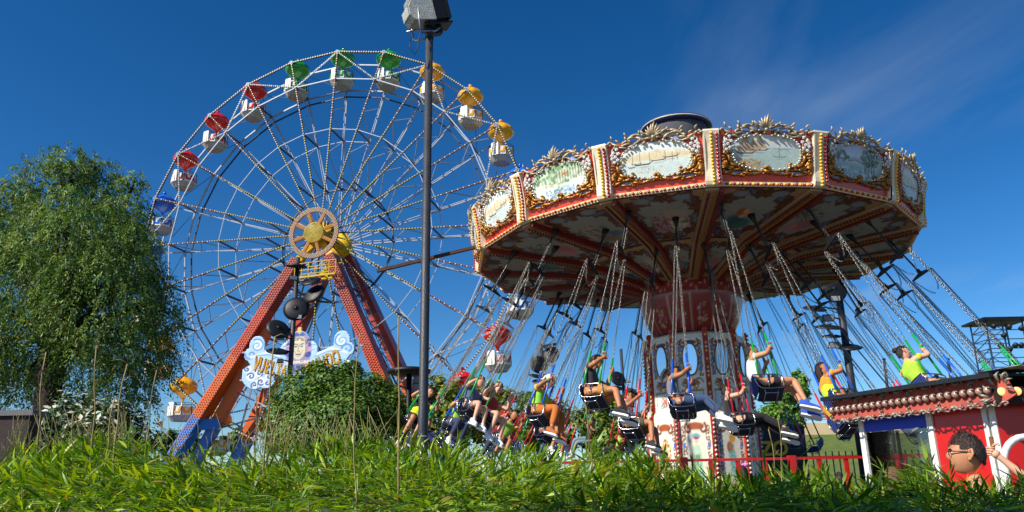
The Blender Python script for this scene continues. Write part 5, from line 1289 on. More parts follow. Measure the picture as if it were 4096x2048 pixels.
for (x, y, r, dy) in wl_:
    c = np.array(pt(x, y, 28 + dy)); R = r * 28 / 1987.; ns = int(330 * R * R / 2.2) + 16
    u = norm(r_.normal(size=(ns, 3))); rad__ = R * r_.uniform(.35, 1.08, ns) ** .6
    st_ = c + u * rad__[:, None]; k = 20
    ln = r_.uniform(.45, .95, ns) * (1.25 if y > 640 else .85); t = np.tile(np.linspace(0, 1, k), ns); idx = np.repeat(np.arange(ns), k)
    out = norm(u * np.array([1, 1, .15]) + r_.normal(0, .35, (ns, 3))); rise = (.55 if y < 560 else .28)
    P = st_[idx] + out[idx] * (ln[idx] * t * .55)[:, None] + np.array([0, 0, 1]) * (ln[idx] * (rise * t - (.75 if y < 560 else 1.15) * t * t))[:, None] + r_.normal(0, .035, (len(idx), 3))
    d = norm(out[idx] * .5 + np.array([0, 0, -.75]) + r_.normal(0, .5, (len(idx), 3)))
    SB.append(P); SD.append(d); SN.append(norm(u[idx] * .8 + r_.normal(0, .55, (len(idx), 3)) + np.array([0, 0, .35])))
    L = r_.uniform(.09, .17, len(idx)); SL.append(L)
    col = pickcol(['5e7e32', '748f3e', '4a682c', '86994e', '36522c', '507034', '64863c'], ns, r_, .2); SCc.append(np.clip(col[idx] * r_.uniform(.82, 1.2, (len(idx), 1)), 0, 1))
B = np.concatenate(SB); ok = B[:, 2] > 1.2; L = np.concatenate(SL)[ok]
tag(put('crown', leaves('crown', B[ok] - np.array(WB), np.concatenate(SD)[ok], np.concatenate(SN)[ok], L, L * .16, np.concatenate(SCc)[ok], M_tleaf), wil), kind='stuff')
b = MB(); fk = pt(132, 880, 28) - WB
b.tube([(0, 0, -.1), (.03, 0, .5), fk * .5, fk], [.62, .5, .44, .42], 12)
rw = random.Random(9)
for (x, y, r, dy) in wl_:
    e = pt(x, y - r * .3, 28 + dy) - WB; m1 = fk.lerp(e, .45) + Vector((rw.uniform(-.5, .5), rw.uniform(-.4, .4), .5))
    b.tube([fk * .95, fk.lerp(m1, .5) + Vector((rw.uniform(-.2, .2), 0, .15)), m1, m1.lerp(e, .6) + Vector((rw.uniform(-.2, .2), 0, .2)), e], [.2, .15, .11, .07, .025], 7)
    for i in range(4):
        q = m1.lerp(e, rw.uniform(.3, 1)); d = Vector((rw.gauss(0, 1), rw.gauss(0, 1), rw.uniform(0, 1.2))).normalized() * r * .012; b.tube([q, q + d * .6, q + d + Vector((0, 0, -.15))], [.04, .025, .008], 5)
b.build('trunk', mat('willow_bark', '2e241c', .95, var=.4, scale=4, bump=.9, bscale=9), wil)
# shrubs
def base(x, Y): p = pt(x, 1200, Y); return Vector((p.x, p.y, gz(Y)))
GRN = ['42662a', '567c30', '6c8c38', '36561f', '7c9640']; YGR = ['7c8c2c', '94a038', '66782a', 'a8ac48', '56682a', '8a9030']
shrub('oleander_bush', 'dark oleander bush dotted with white flowers under the willow', 'bush', base(235, 20), lob([(130, 1060, 55, 0), (200, 1050, 60, 0), (280, 1060, 60, 0), (340, 1080, 50, 0), (110, 1110, 55, 0), (230, 1110, 60, -.5), (330, 1120, 55, 0), (165, 1030, 35, 0)], 20), 9000, .13, ['3a5a28', '2c4a20', '4c6a30', '22401a'], 31, .07, None, 90, .16, .26)
shrub('round_bush', 'dense leafy green bush in front of the wheel sign', 'bush', base(860, 17), lob([(765, 1000, 75, 0), (835, 965, 62, 0), (865, 1045, 100, -.4), (930, 985, 55, .3), (962, 1030, 55, .2), (722, 1065, 60, 0), (880, 925, 30, 0), (992, 1060, 45, .4), (800, 1080, 80, -.6), (930, 1090, 70, -.4), (700, 1100, 40, 0), (795, 930, 32, .2)], 17, .98), 42000, .06, GRN, 32, .09, None, 260, None, .5)
shrub('yellow_green_bush', 'yellow green twiggy bush just right of the round dark bush', 'bush', base(995, 21), lob([(985, 1010, 38, 0), (1005, 1050, 45, 0), (965, 980, 25, 0), (1020, 1090, 45, 0)], 21), 6000, .085, YGR, 33, .05, 'bushes behind the swing', 80, None, .5, 'crown', 3)
shrub('yellow_green_bush', 'sunlit bush right of the floodlight pole behind the riders', 'bush', base(1120, 33), lob([(1110, 1000, 52, 0), (1150, 1040, 55, 0), (1090, 1060, 45, 0), (1130, 1090, 55, 0), (1085, 965, 22, 0)], 33), 9000, .13, YGR, 34, .09, 'bushes behind the swing', 90, None, .5, 'crown', 4)
shrub('yellow_green_bush', 'tall sunlit bush between the pole and the orange trousers rider', 'bush', base(1240, 34), lob([(1225, 1005, 50, 0), (1265, 1010, 42, 0), (1245, 1060, 60, 0), (1200, 1070, 45, 0), (1290, 1080, 50, 0), (1195, 985, 28, 0)], 34), 9000, .13, YGR, 35, .09, 'bushes behind the swing', 90, None, .5, 'crown', 4)
shrub('green_bush', 'dark green bush behind the riders with red sleeves', 'bush', base(1370, 36), lob([(1340, 1030, 42, 0), (1385, 1050, 48, 0), (1360, 1090, 55, 0), (1425, 1090, 45, 0), (1325, 1000, 22, 0)], 36), 7000, .14, GRN, 36, .09, 'bushes behind the swing', 80, None, .5, 'crown', 3)
shrub('green_bush', 'green bush left of the mirrored column', 'bush', base(1530, 35), lob([(1480, 1060, 48, 0), (1530, 1035, 48, 0), (1580, 1060, 45, 0), (1520, 1095, 55, 0), (1500, 1020, 26, 0), (1600, 1095, 40, 0)], 35), 8000, .14, YGR + GRN, 37, .09, 'bushes behind the swing', 80, None, .5, 'crown', 4)
shrub('leafy_tree', 'light green tree between the column and the light pole', 'tree', base(1965, 33), lob([(1985, 975, 36, 0), (2012, 955, 22, 0), (1960, 1005, 40, 0), (1935, 1050, 45, 0), (1990, 1035, 38, 0), (1920, 1085, 40, 0), (2020, 990, 20, 0)], 33, .95), 8000, .13, ['5c8a2c', '6f9c38', '4a7426', '83a848'], 38, .12, None, 90, None, .5)
for i, (x, y, r, Y, lab) in enumerate(((425, 1100, 26, 95, 'far low tree left of the wheel foot'), (495, 1112, 28, 95, 'far low tree under the lamp-lined leg'), (600, 1098, 24, 95, 'far low tree between the wheel legs'), (1050, 1010, 26, 60, 'far tree behind the round canopy shelter'))):
    shrub('distant_tree', lab, 'tree', base(x, Y), lob([(x, y, r, 0), (x + r, y + 8, r * .8, 0), (x - r, y + 10, r * .8, 0), (x, y + r, r, 0)], Y), 1800, .4, ['3c5a2c', '4c6a34', '5a7a3c'], 50 + i, .2, 'far trees', 40, None, .5)
# ================================================================ floodlight pole
M_pole = mat('pole_grey', '33363d', .5, .1, var=.2, scale=7, dirt=.25, bump=.25, bscale=60); M_alu = mat('cast_aluminium', 'c4c6c0', .6, .05, var=.3, scale=16, bump=.8, bscale=70, dirt=.15)
PB = pt(1064, 1085, 9.0); PT = pt(1080, 96, 9.0); PB = toground(PT, PB, .33)
pole = thing('floodlight_pole', 'dark grey steel pole with a weathered floodlight on top, standing before the wheel', 'light pole', Matrix.Translation(PB))
TP = PT - PB
b = MB(); b.tube([(0, 0, 0), TP * .3, TP * .302, TP], [.060, .058, .054, .049], 18); b.build('pole_shaft', M_pole, pole)
b = MB(); d = TP.normalized()
for z0, z1, r in ((-.02, .16, .056), (.16, .19, .070), (.19, .40, .070)): b.tube([TP + d * z0, TP + d * z1], r, 18)
b.build('collar', mat('collar_black', '1d1f24', .5, .1, var=.2), pole)
b = MB(); q = TP * .258
b.tube([q, q + d * .018], .060, 18); b.build('worn_band', mat('worn_paint', '8a8a86', .7, var=.5, scale=60), pole)
b = MB(); rq = random.Random(2)
for i in range(9):
    h = .235 + rq.uniform(-.012, .010); a = rad(-95 + rq.uniform(-28, 25)); c0 = TP * h + Vector((.0585 * math.cos(a), .0585 * math.sin(a), 0)); b.ball(tuple(c0), .011 * rq.uniform(.6, 1.8), 6, 0, (.8, .25, 1.6))
tag(b.build('paint_splash', mat('paint_splash', 'e4e2dc', .7), pole), kind='stuff')
FC = pt(1054, 34, 9.0) - PB
ax = (RT * -.86 + UP * -.2 - FW * .35).normalized(); uz = (UP * .93 - RT * .32).normalized(); uz = (uz - ax * uz.dot(ax)).normalized(); uy = uz.cross(ax)
FM = frame(FC, ax, uy, uz)
b = MB(); b.prism([(-.16, -.16), (.13, -.13), (.17, -.06), (.17, .05), (.10, .15), (-.16, .17)], -.17, .17, 0, FM @ Matrix(((1, 0, 0, 0), (0, 0, 1, 0), (0, 1, 0, 0), (0, 0, 0, 1))))
for i in range(7): b.box((.02, -.14 + .047 * i, .165 - .0 * i), (.22, .02, .05), 0, FM)
b.box((.172, 0, .0), (.03, .30, .12), 0, FM); bd = b.build('lamp_housing', M_alu, pole)
b = MB(); b.box((-.25, 0, .02), (.16, .37, .36), 0, FM); b.box((-.34, 0, .03), (.03, .41, .40), 0, FM); b.box((-.22, -.19, .05), (.06, .012, .06), 1, FM); b.box((-.22, -.19, .13), (.06, .012, .06), 1, FM); b.build('lamp_front', [M_black, M_alu], pole)
b = MB(); b.box((-.2, 0, -.205), (.36, .30, .02), 0, FM); b.box((-.18, 0, -.26), (.12, .12, .1), 0, FM); b.build('mounting_plate', M_black, pole)
b = MB(); b.tube([FM @ Vector(p) for p in ((.06, -.20, .0), (.1, -.2, -.26), (.08, -.17, -.30), (-.12, -.12, -.30), (-.2, -.1, -.25))], .013, 6); b.tube([FM @ Vector(p) for p in ((.06, .20, .0), (.1, .2, -.26), (.08, .17, -.30), (-.12, .12, -.30), (-.2, .1, -.25))], .013, 6); b.tube([FM @ Vector(p) for p in ((.17, -.18, -.16), (-.1, -.2, -.13), (-.28, -.19, .02))], .012, 6); b.build('yoke', M_steel, pole)
b = MB(); b.tube([FM @ Vector(p) for p in ((.08, -.17, -.2),)] + [pt(x, y, 8.85) - PB for x, y in ((1030, 105), (1033, 125), (1044, 138), (1050, 120), (1056, 85), (1064, 68))], .006, 6); b.build('cable', M_black, pole)
b = MB(); b.bar(pt(948, 682, 9.12) - PB, pt(1195, 622, 9.16) - PB, .05, .035, 0, (0, 0, 1)); b.build('cross_arm', mat('rusty_bar', '5a4034', .8, .2, var=.35, scale=12), pole)
# ================================================================ lamp masts with saucer reflectors
def mast(name, label, base, top, r, heads, group='lamp masts'):
    """heads: (px, py, radius m, tilt deg, turn deg, kind) with px,py the sighting of the head"""
    o = thing(name, label, 'light pole', Matrix.Translation(base), group); T = top - base
    b = MB(); b.tube([(0, 0, 0), T * .5, T], [r * 1.35, r * 1.15, r], 12); b.build('mast_shaft', M_pole, o)
    for (x, y, rr_, ti, tu, kind) in heads:
        c = pt(x, y, base.y - .35) - base; t = max(.02, min(.99, c.z / T.z)); a0 = T * t
        M = Matrix.Translation(c) @ Matrix.Rotation(rad(tu), 4, 'Z') @ Matrix.Rotation(rad(ti), 4, 'X')
        b = MB()
        if kind == 's':
            b.lathe([(.0, .14 * rr_), (.35 * rr_, .12 * rr_), (.75 * rr_, .06 * rr_), (rr_, -.03), (rr_ * .98, -.05), (.7 * rr_, .01), (0, .07 * rr_)], 22, 0, M); b.lathe([(.02, 0), (.07, .02), (.07, .1 * rr_ + .05)], 8, 0, M); n_ = 'reflector'
        else:
            b.box((0, 0, 0), (rr_ * 1.3, rr_ * .6, rr_ * .8), 1, M, .8); b.box((0, -rr_ * .33, 0), (rr_ * 1.1, .03, rr_ * .62), 2, M); n_ = 'spotlight'
        b.tube([a0, a0.lerp(c, .6) + Vector((0, 0, .05)), c], [.03, .025, .02], 6)
        b.build(n_, [M_black, M_dark, mat('lamp_glass', '9aa0a4', .15)], o)
    return o
def mb(x, y, Y): p = pt(x, y, Y); return Vector((p.x, p.y, gz(Y)))
mast('lamp_mast', 'lamp mast with black oval reflectors in front of the wheel sign', mb(726, 940, 30), pt(750, 648, 30), .085, [(746, 668, .42, 8, 20, 's'), (782, 706, .40, 35, -20, 's'), (788, 738, .46, 62, -25, 's'), (745, 776, .50, 78, 5, 's'), (700, 826, .46, 60, 35, 's'), (698, 882, .42, 25, 25, 's'), (738, 700, .22, 0, 30, 'f'), (790, 768, .2, 10, -30, 'f'), (752, 798, .22, 0, 0, 'f'), (706, 850, .22, 10, 40, 'f'), (705, 908, .2, 0, 20, 'f')])
mast('lamp_mast', 'distant lamp mast behind the swing chains left of the column', mb(1366, 1000, 45), pt(1362, 866, 45), .10, [(1383, 868, .42, 28, -40, 's'), (1385, 892, .52, 75, -20, 's'), (1356, 917, .55, 78, 20, 's'), (1384, 915, .3, 10, 0, 'f'), (1364, 938, .3, 0, 0, 'f'), (1348, 945, .4, 25, 30, 's'), (1356, 960, .4, 30, 20, 's')])
mast('lamp_mast', 'slender distant lamp mast just left of the mirrored column', mb(1572, 1010, 48), pt(1562, 878, 48), .09, [(1555, 952, .5, 70, 20, 's'), (1580, 958, .25, 0, 0, 'f'), (1552, 975, .35, 30, 20, 's'), (1578, 1000, .35, 20, 0, 's')])
mast('lamp_mast', 'tall lamp mast with stacked reflectors at the right of the swing', mb(2150, 1010, 27), pt(2106, 715, 27), .115, [(2098, 728, .46, 80, 0, 's'), (2050, 775, .40, 25, 10, 's'), (2082, 800, .30, 15, 0, 'f'), (2086, 822, .48, 18, 10, 's'), (2098, 868, .28, 12, 0, 'f'), (2138, 872, .40, 22, -10, 's'), (2100, 752, .26, 0, 0, 'f'), (2090, 845, .3, 15, 5, 's')])
for x, y0, Y, lab in ((2224, 905, 40, 'thin post left above the booth roof'), (2385, 905, 40, 'thin post behind the bun rider above the booth roof')):
    o = thing('thin_post', lab, 'post', Matrix.Translation(mb(x, 980, Y)), 'thin posts'); T = pt(x, y0, Y) - mb(x, 980, Y); b = MB(); b.tube([(0, 0, 0), T], [.09, .07], 8); b.build('post_shaft', M_pole, o); b = MB(); b.lathe([(.08, 0), (.1, .04), (.0, .1)], 8, 0, Matrix.Translation(T)); b.build('post_cap', M_black, o)
# lighting tower at the right edge
LB = mb(2545, 960, 46); lt = thing('lighting_tower', 'dark scaffold lighting tower with flat roof at the right edge', 'tower', Matrix.Translation(LB))
b = MB(); tz = pt(2540, 806, 46).z - LB.z; xs_ = (-.85, .1, 1.3)
for x in xs_:
    for y in (0, 1.6): b.bar((x, y, 0), (x, y, tz), .07)
for i in range(9):
    z = tz - i * .55; b.bar((-.85, 0, z), (1.3, 0, z), .05); b.bar((-.85, 1.6, z), (1.3, 1.6, z), .04); b.bar((-.85, 0, z), (-.85, 1.6, z), .05)
    b.bar((-.85, 0, z), (-.85, 1.6, z - .55), .04); b.bar((-.85, 0, z - .55 * (i % 2)), (.1, 0, z - .55 * ((i + 1) % 2)), .035)
b.build('scaffold', M_bsteel, lt)
b = MB(); b.box((.25, .8, tz + .06), (2.9, 2.3, .12)); b.box((.25, .8, tz + .15), (2.5, 1.9, .1)); b.build('roof', M_black, lt)
for i, (x, z) in enumerate(((-.5, .35), (.0, .9), (.4, .4), (.55, 1.5), (.2, 1.7), (.9, 1.5), (1.1, .5), (-.3, 1.5), (.9, 2.6), (.4, 2.6))):
    b = MB(); b.lathe([(.06, .16), (.13, .1), (.16, -.1), (.13, -.1), (0, .02)], 10, 0, Matrix.Translation((x, -.15, tz - z)) @ Matrix.Rotation(rad(60), 4, 'X')); b.build('spotlight', M_dark, lt)
# round-canopied shelter beside the pole
KB = mb(1028, 1000, 20); kz = pt(1018, 934, 20).z - KB.z
ks = thing('canopy_shelter', 'dark round-topped shelter with a grey panel left of the floodlight pole', 'shelter', Matrix.Translation(KB))
b = MB(); b.lathe([(.0, kz + .06), (.45, kz + .06), (.56, kz + .02), (.56, kz - .05), (.42, kz - .09), (0, kz - .09)], 28); b.build('canopy', M_black, ks)
b = MB(); b.tube([(0, 0, 0), (0, 0, kz - .08)], .065, 10); b.build('post', M_black, ks)
b = MB(); b.box((.27, .1, kz - .75), (.34, .05, 1.25)); b.build('panel', mat('grey_panel', '8f9290', .6, var=.1), ks)
for i in range(5): b = MB(); b.box((.27, .06, kz - .3 - .22 * i), (.34, .03, .02)); b.build('slat', M_dark, ks)
# pennant on the left
NB = mb(402, 1110, 24); pn = thing('pennant', 'small dark red triangular pennant left of the tower foot', 'flag', Matrix.Translation(NB)); tz = pt(405, 1056, 24).z - NB.z
b = MB(); b.tube([(0, 0, 0), (.03, 0, tz)], [.012, .01], 6); b.build('flagstaff', M_dark, pn)
b = MB(); b.prism([(.02, 0), (.02, -.20), (-.10, -.13), (-.22, -.08)], -.006, .006, 0, Matrix.Translation((0, 0, tz - .03)) @ Matrix.Rotation(PI / 2, 4, 'X')); b.build('cloth', cloth('5a1c20'), pn)
# dark wall at the left edge
LWp = pt(78, 1030, 15); lw = thing('dark_wall', 'dark brick garden wall with grey coping at the left edge', 'wall', Matrix.Translation((LWp.x, LWp.y, .6)))
b = MB(); b.box((-2.0, .2, (LWp.z - .6) / 2 - .06), (4.0, .4, LWp.z - .72)); b.build('wall_body', mat('dark_brick', '3a302c', .9, var=.3, scale=8, bump=.5), lw)
b = MB(); b.box((-1.98, .2, LWp.z - .66), (4.1, .5, .10)); b.build('coping', mat('coping_grey', '6a6a6c', .8, var=.15), lw)
# ================================================================ ticket booth at the right
bd = Vector((.40, -.917, 0)).normalized(); bn = Vector((-bd.y, bd.x, 0)) * -1          # along the side wall to the viewer, outwards (left)
if bn.x > 0: bn = -bn
BO = Vector((4.44, 10.45, .3)); BM = frame(BO, bd, bn, (0, 0, 1))
booth = thing('ticket_booth', 'red ticket booth with white door frame and bulb-lined carved eave', 'booth', BM)
M_br = mat('booth_red', 'c8120c', .35, var=.08, scale=3, dirt=.1, coat=.3); M_bw = mat('booth_white', 'e4e2da', .45, var=.08, scale=6, dirt=.3); M_bb = mat('booth_blue', '1438c8', .4, var=.08); M_rust = mat('rust', '7a4a2c', .85, var=.3)
M_glass = bpy.data.materials.new('window_glass'); M_glass.use_nodes = True
n_ = M_glass.node_tree.nodes; l_ = M_glass.node_tree.links; tr_ = n_.new('ShaderNodeBsdfTransparent'); gl_ = n_.new('ShaderNodeBsdfGlossy'); gl_.inputs['Roughness'].default_value = .03; tr_.inputs[0].default_value = (.82, .86, .86, 1)
fr_ = n_.new('ShaderNodeFresnel'); mx_ = n_.new('ShaderNodeMixShader'); l_.new(fr_.outputs[0], mx_.inputs[0]); l_.new(tr_.outputs[0], mx_.inputs[1]); l_.new(gl_.outputs[0], mx_.inputs[2]); l_.new(mx_.outputs[0], n_['Material Output'].inputs[0])
H = 2.14       # wall height above booth ground
def bbox(name, x0, x1, y0, y1, z0, z1, m, parent=booth):
    b = MB(); b.box(((x0 + x1) / 2, (y0 + y1) / 2, (z0 + z1) / 2), (x1 - x0, y1 - y0, z1 - z0)); return b.build(name, m, parent)
bbox('corner_post', 0, .075, -.08, 0, 0, H, M_bw)
bbox('valance_board', .08, 1.02, -.05, -.02, H - .30, H - .02, M_bb)
win = bbox('window_pane', .08, 1.02, -.04, -.032, .75, H - .31, M_glass); bbox('window_sill', .08, 1.02, -.07, .03, .68, .745, M_bw, win); bbox('window_mullion', .52, .56, -.06, -.045, .75, H - .31, M_dark, win)
bbox('sill_panel', .08, 1.02, -.06, -.02, 0, .675, M_br)
dr_ = bbox('door', 1.11, 1.74, -.05, -.015, .05, H - .10, M_br)
for x0, x1 in ((1.03, 1.105), (1.745, 1.80)): bbox('door_frame', x0, x1, -.07, .012, 0, H - .015, M_bw, dr_)
bbox('door_frame', 1.106, 1.744, -.07, .012, H - .095, H - .015, M_bw, dr_); bbox('wall_strip', 1.83, 1.90, -.07, .015, 0, H - .015, M_bw, booth)
for z in (1.55, 1.95, .6): bbox('hinge', 1.795, 1.835, .013, .035, z, z + .12, M_bw if z > 1.8 else M_rust, dr_)
# front wall: turns to the right
fx = Vector((1, -.06, 0)).normalized(); C0 = BO + bd * 1.9; FB = BM.inverted() @ frame(C0, fx, Vector((-fx.y, fx.x, 0)), (0, 0, 1))
def fbox(name, x0, x1, y0, y1, z0, z1, m):
    b = MB(); b.box(((x0 + x1) / 2, (y0 + y1) / 2, (z0 + z1) / 2), (x1 - x0, y1 - y0, z1 - z0)); return b.build(name, m, booth, FB)
fbox('front_panel', .0, 2.6, 0, .04, 0, H, M_br); fbox('back_wall', .3, 2.6, 1.9, 1.94, 0, H, M_dark)
# roof with overhang
rp = [(-.28, .24), (2.08, .24)]; roofpts = [BM @ Vector((x, y, H + .12)) for x, y in rp]; c2 = roofpts[1]
rw_ = [roofpts[0], roofpts[1], c2 + fx * 3.2 + Vector((0, -.15, 0)), c2 + fx * 3.2 + Vector((0, 3, 0)), roofpts[0] + Vector((3, .6, 0))]
BI = BM.inverted(); b = MB(); b.prism([tuple((BI @ p)[:2]) for p in rw_], H + .13, H + .16); b.build('roof', M_black, booth)
b = MB(); b.prism([tuple((BI @ p)[:2]) for p in rw_], H + .005, H + .02); b.build('soffit', mat('soffit_brown', '1e1613', .8, var=.2), booth)
b = MB(); b.box((.9, .262, H + .15), (2.42, .04, .05)); b.build('gutter', mat('gutter_dark', '23262c', .45, .3, var=.25, dirt=.2), booth)
b = MB(); n = 60; L0 = BI @ (c2 + Vector((-.2, .12, .0))); 
vs = []; 
for i in range(n + 1):
    p = c2 + fx * (i * .05 + .12); w = .018 * math.sin(i * .05 / .11 * 2 * PI)
    for dy, dz in ((-.28, 0), (.5, .03)): q = BI @ (p + Vector((0, dy, 0))); vs.append((q.x, q.y, H + .20 + dz + w))
b.add(vs, [(2 * i, 2 * i + 2, 2 * i + 3, 2 * i + 1) for i in range(n)], 0, True); o = b.build('corrugated_sheet', mat('corrugated_zinc', '8a8a86', .5, .6, var=.25, dirt=.3), booth); md = o.modifiers.new('t', 'SOLIDIFY'); md.thickness = .008
# carved eave band on the side
M_eav = mat('eave_red', 'a84838', .55, var=.2, scale=8, dirt=.3); M_sil = mat('silvered_carving', '938d80', .45, .35, var=.25, scale=20, dirt=.4)
EM = frame((-.25, .20, H - .15), (1, 0, 0), (0, -.25, .97), (0, .97, .25)); ed = MB(); ed.prism([(0, .02), (2.38, -.01), (2.55, .08), (2.42, .3), (0, .27)], -.02, 0, 0, EM); band = ed.build('eave_band', M_eav, booth)
b = MB()
for i in range(12):
    x = .04 + i * .2
    for y, sg in ((.26, 1), (.02, -1)):
        P = scrollpts(x, y, x + .2, y + sg * .012, sg * .045, sg * .032 * (1 if i % 2 else -1), sg * .03)
        gild(b, P, .011, .02)
        leafblob(b, x + .1, y, sg * (1.1 if i % 2 else 1.9), .055, .012, 0, .02)
for i in range(9): a = i * .5; leafblob(b, 2.36 + .1 * math.cos(a), .14 + .1 * math.sin(a * 1.3), a, .1, .016, 0, .02)
carv = b.build('carving', M_sil, band, EM)
bm2 = mat('glass_globe', 'b89482', .08, var=.1, coat=1)
bm2.node_tree.nodes['Principled BSDF'].inputs['Transmission Weight'].default_value = .15
gme = MB().ball((0, 0, .045), .043, 12).lathe([(.022, -.01), (.022, .01)], 8, 1).mesh('bulb', [bm2, M_rust])
for i in range(24): put('bulb', gme, band, EM @ Matrix.Translation((.05 + i * .096, .14, 0)))
am = bpy.data.materials.new('lit_bulb'); am.use_nodes = True; q = am.node_tree.nodes['Principled BSDF']; q.inputs['Base Color'].default_value = (.9, .55, .2, 1); q.inputs['Emission Color'].default_value = (1, .5, .14, 1); q.inputs['Emission Strength'].default_value = 1.1; q.inputs['Roughness'].default_value = .1
lme = MB().ball((0, 0, 0), .045, 12).mesh('lit_bulb', [am])
for i in range(12):
    p = BI @ (c2 + fx * (.08 + i * .16) + Vector((0, -.02, 0))); put('lit_bulb', lme, booth, (p.x, p.y, H - .03))
fbox('front_beam', -.1, 2.6, -.30, -.22, H - .16, H + .0, mat('beam_brown', '2a1c16', .8, var=.2))
# white hoop in front of the booth
HB = pt(2592, 1165, 7.0); hp = thing('white_hoop', 'white tubular hoop in front of the red booth at the right edge', 'barrier', Matrix.Translation((HB.x, HB.y, .1)))
b = MB(); hz_ = HB.z - .1; b.tube([(-.22, 0, 0), (-.22, 0, hz_ * .5)] + [(-.22 * math.cos(i * PI / 12), 0, hz_ + .22 * math.sin(i * PI / 12)) for i in range(13)] + [(.22, 0, hz_ * .5), (.22, 0, 0)], .03, 10); b.build('hoop_tube', M_bw, hp)
b = MB()
for s in (-.22, .22): b.lathe([(.07, 0), (.07, .02), (.035, .03)], 12, 0, Matrix.Translation((s, 0, 0)))
b.build('foot', M_bw, hp)
# ================================================================ red fence round the swing
rf = thing('red_fence', 'low red steel fence in front of the swing column', 'fence', (3.65, 11.3, .62)); M_rf = mat('fence_red', 'b81c1c', .4, var=.15, dirt=.2)
b = MB(); b.box((0, 0, 1.24), (6.6, .05, .035)); b.build('top_rail', M_rf, rf); b = MB(); b.box((0, 0, .12), (6.6, .04, .03)); b.build('bottom_rail', M_rf, rf)
pk = MB(); pk.box((0, 0, .61), (.06, .03, 1.22)); pkm = pk.mesh('picket', M_rf); pg = MB(); pg.box((0, 0, .64), (.11, .06, 1.28)); pgm = pg.mesh('post', M_rf)
for i in range(18): put('post' if i % 4 == 1 else 'picket', pgm if i % 4 == 1 else pkm, rf, (-3.2 + i * .374, .0, 0))
# background at the right: lawn, terrace, palings, sign board
la_ = MB(); y0, y1 = 36, 52; la_.add([(8, y0, .72), (60, y0, .72), (60, y1, 4.6), (8, y1, 4.6), (8, 60, 4.7), (60, 60, 4.7)], [(0, 1, 2, 3), (3, 2, 5, 4)]); tag(la_.build('lawn', mat('lawn_green', '5a6a28', .95, var=.3, scale=1.5, bump=.6, bscale=8)), kind='structure')
te = thing('terrace_wall', 'long cream terrace wall with rails behind the lawn at right', 'wall', (26, 57, 4.6)); b = MB(); b.box((0, 0, .55), (30, .4, 1.1)); b.build('wall_body', mat('cream_wall', 'c9b48c', .9, var=.1, scale=.6), te)
b = MB()
for z in (1.35, 1.6, 1.85, 2.1): b.box((0, 0, z), (30, .06, .06))
b.box((0, .1, 1.72), (30, .03, .5)); b.build('rails', M_wsteel, te)
pb = thing('paling_fence', 'dark upright paling fence at the foot of the lawn', 'fence', (14, 33, .7)); b = MB(); b.box((0, 0, .25), (16, .04, .05)); b.box((0, 0, 1.9), (16, .04, .05)); b.build('rails', M_dark, pb)
pm_ = MB(); pm_.box((0, 0, 1.05), (.05, .03, 2.1)); pmm = pm_.mesh('paling', M_dark)
for i in range(60): put('paling', pmm, pb, (-7.9 + i * .268, -.04, 0))
sb_ = thing('ride_board', 'dark board with yellow letters ZO behind the column', 'sign', Matrix.Translation(mb(1955, 1130, 26))); zc = pt(1955, 1127, 26).z - .7
b = MB(); b.box((-.05, .06, zc - .15), (2.0, .08, 1.7)); b.build('board', mat('board_dark', '2c2e30', .7, var=.2), sb_)
b = MB()
for s in (-.9, .8): b.box((s, .16, zc / 2), (.08, .08, zc))
b.build('board_posts', M_dark, sb_)
ym = mat('letter_yellow', 'f0c020', .5)
for i, c_ in enumerate('ZO'): letter(c_, .62, ym, sb_, Matrix.Translation((-.32 + .42 * i, .0, zc - .22)) @ Matrix.Rotation(PI / 2, 4, 'X'), .02)
# ================================================================ people on the ground
def stand(nod=0, yaw=0):
    J = dict(pelvis=(0, 0, .95), spine=(-.01, 0, 1.12), chest=(0, 0, 1.31), neck=(.0, 0, 1.475), headbase=(.015, 0, 1.54), head=(.03, 0, 1.655), yaw=yaw, nod=nod, toe=(1, 0, -.02))
    for q, s in (('L', 1), ('R', -1)):
        J.update({'sh' + q: (-.01, s * .19, 1.40), 'el' + q: (-.03, s * .25, 1.12), 'ha' + q: (.06, s * .25, .86), 'hip' + q: (0, s * .09, .92), 'kn' + q: (.02, s * .10, .50), 'an' + q: (-.02, s * .11, .10)})
    return J
mh = pt(2432, 1141, 5.2); fm = Matrix.Translation((mh.x - .0, mh.y, mh.z - 1.66)) @ Matrix.Rotation(rad(152), 4, 'Z') @ Matrix.Translation((-.03, 0, 0))
man = person('person', 'man with short brown hair, glasses and charcoal tee looking left by the booth', fm, stand(.06), dict(top='2a2a30', legs='30364a', leglen=1, shoe='2a2a2c', hair='crop', hairc='33221a', skin='a', glasses='clear'))
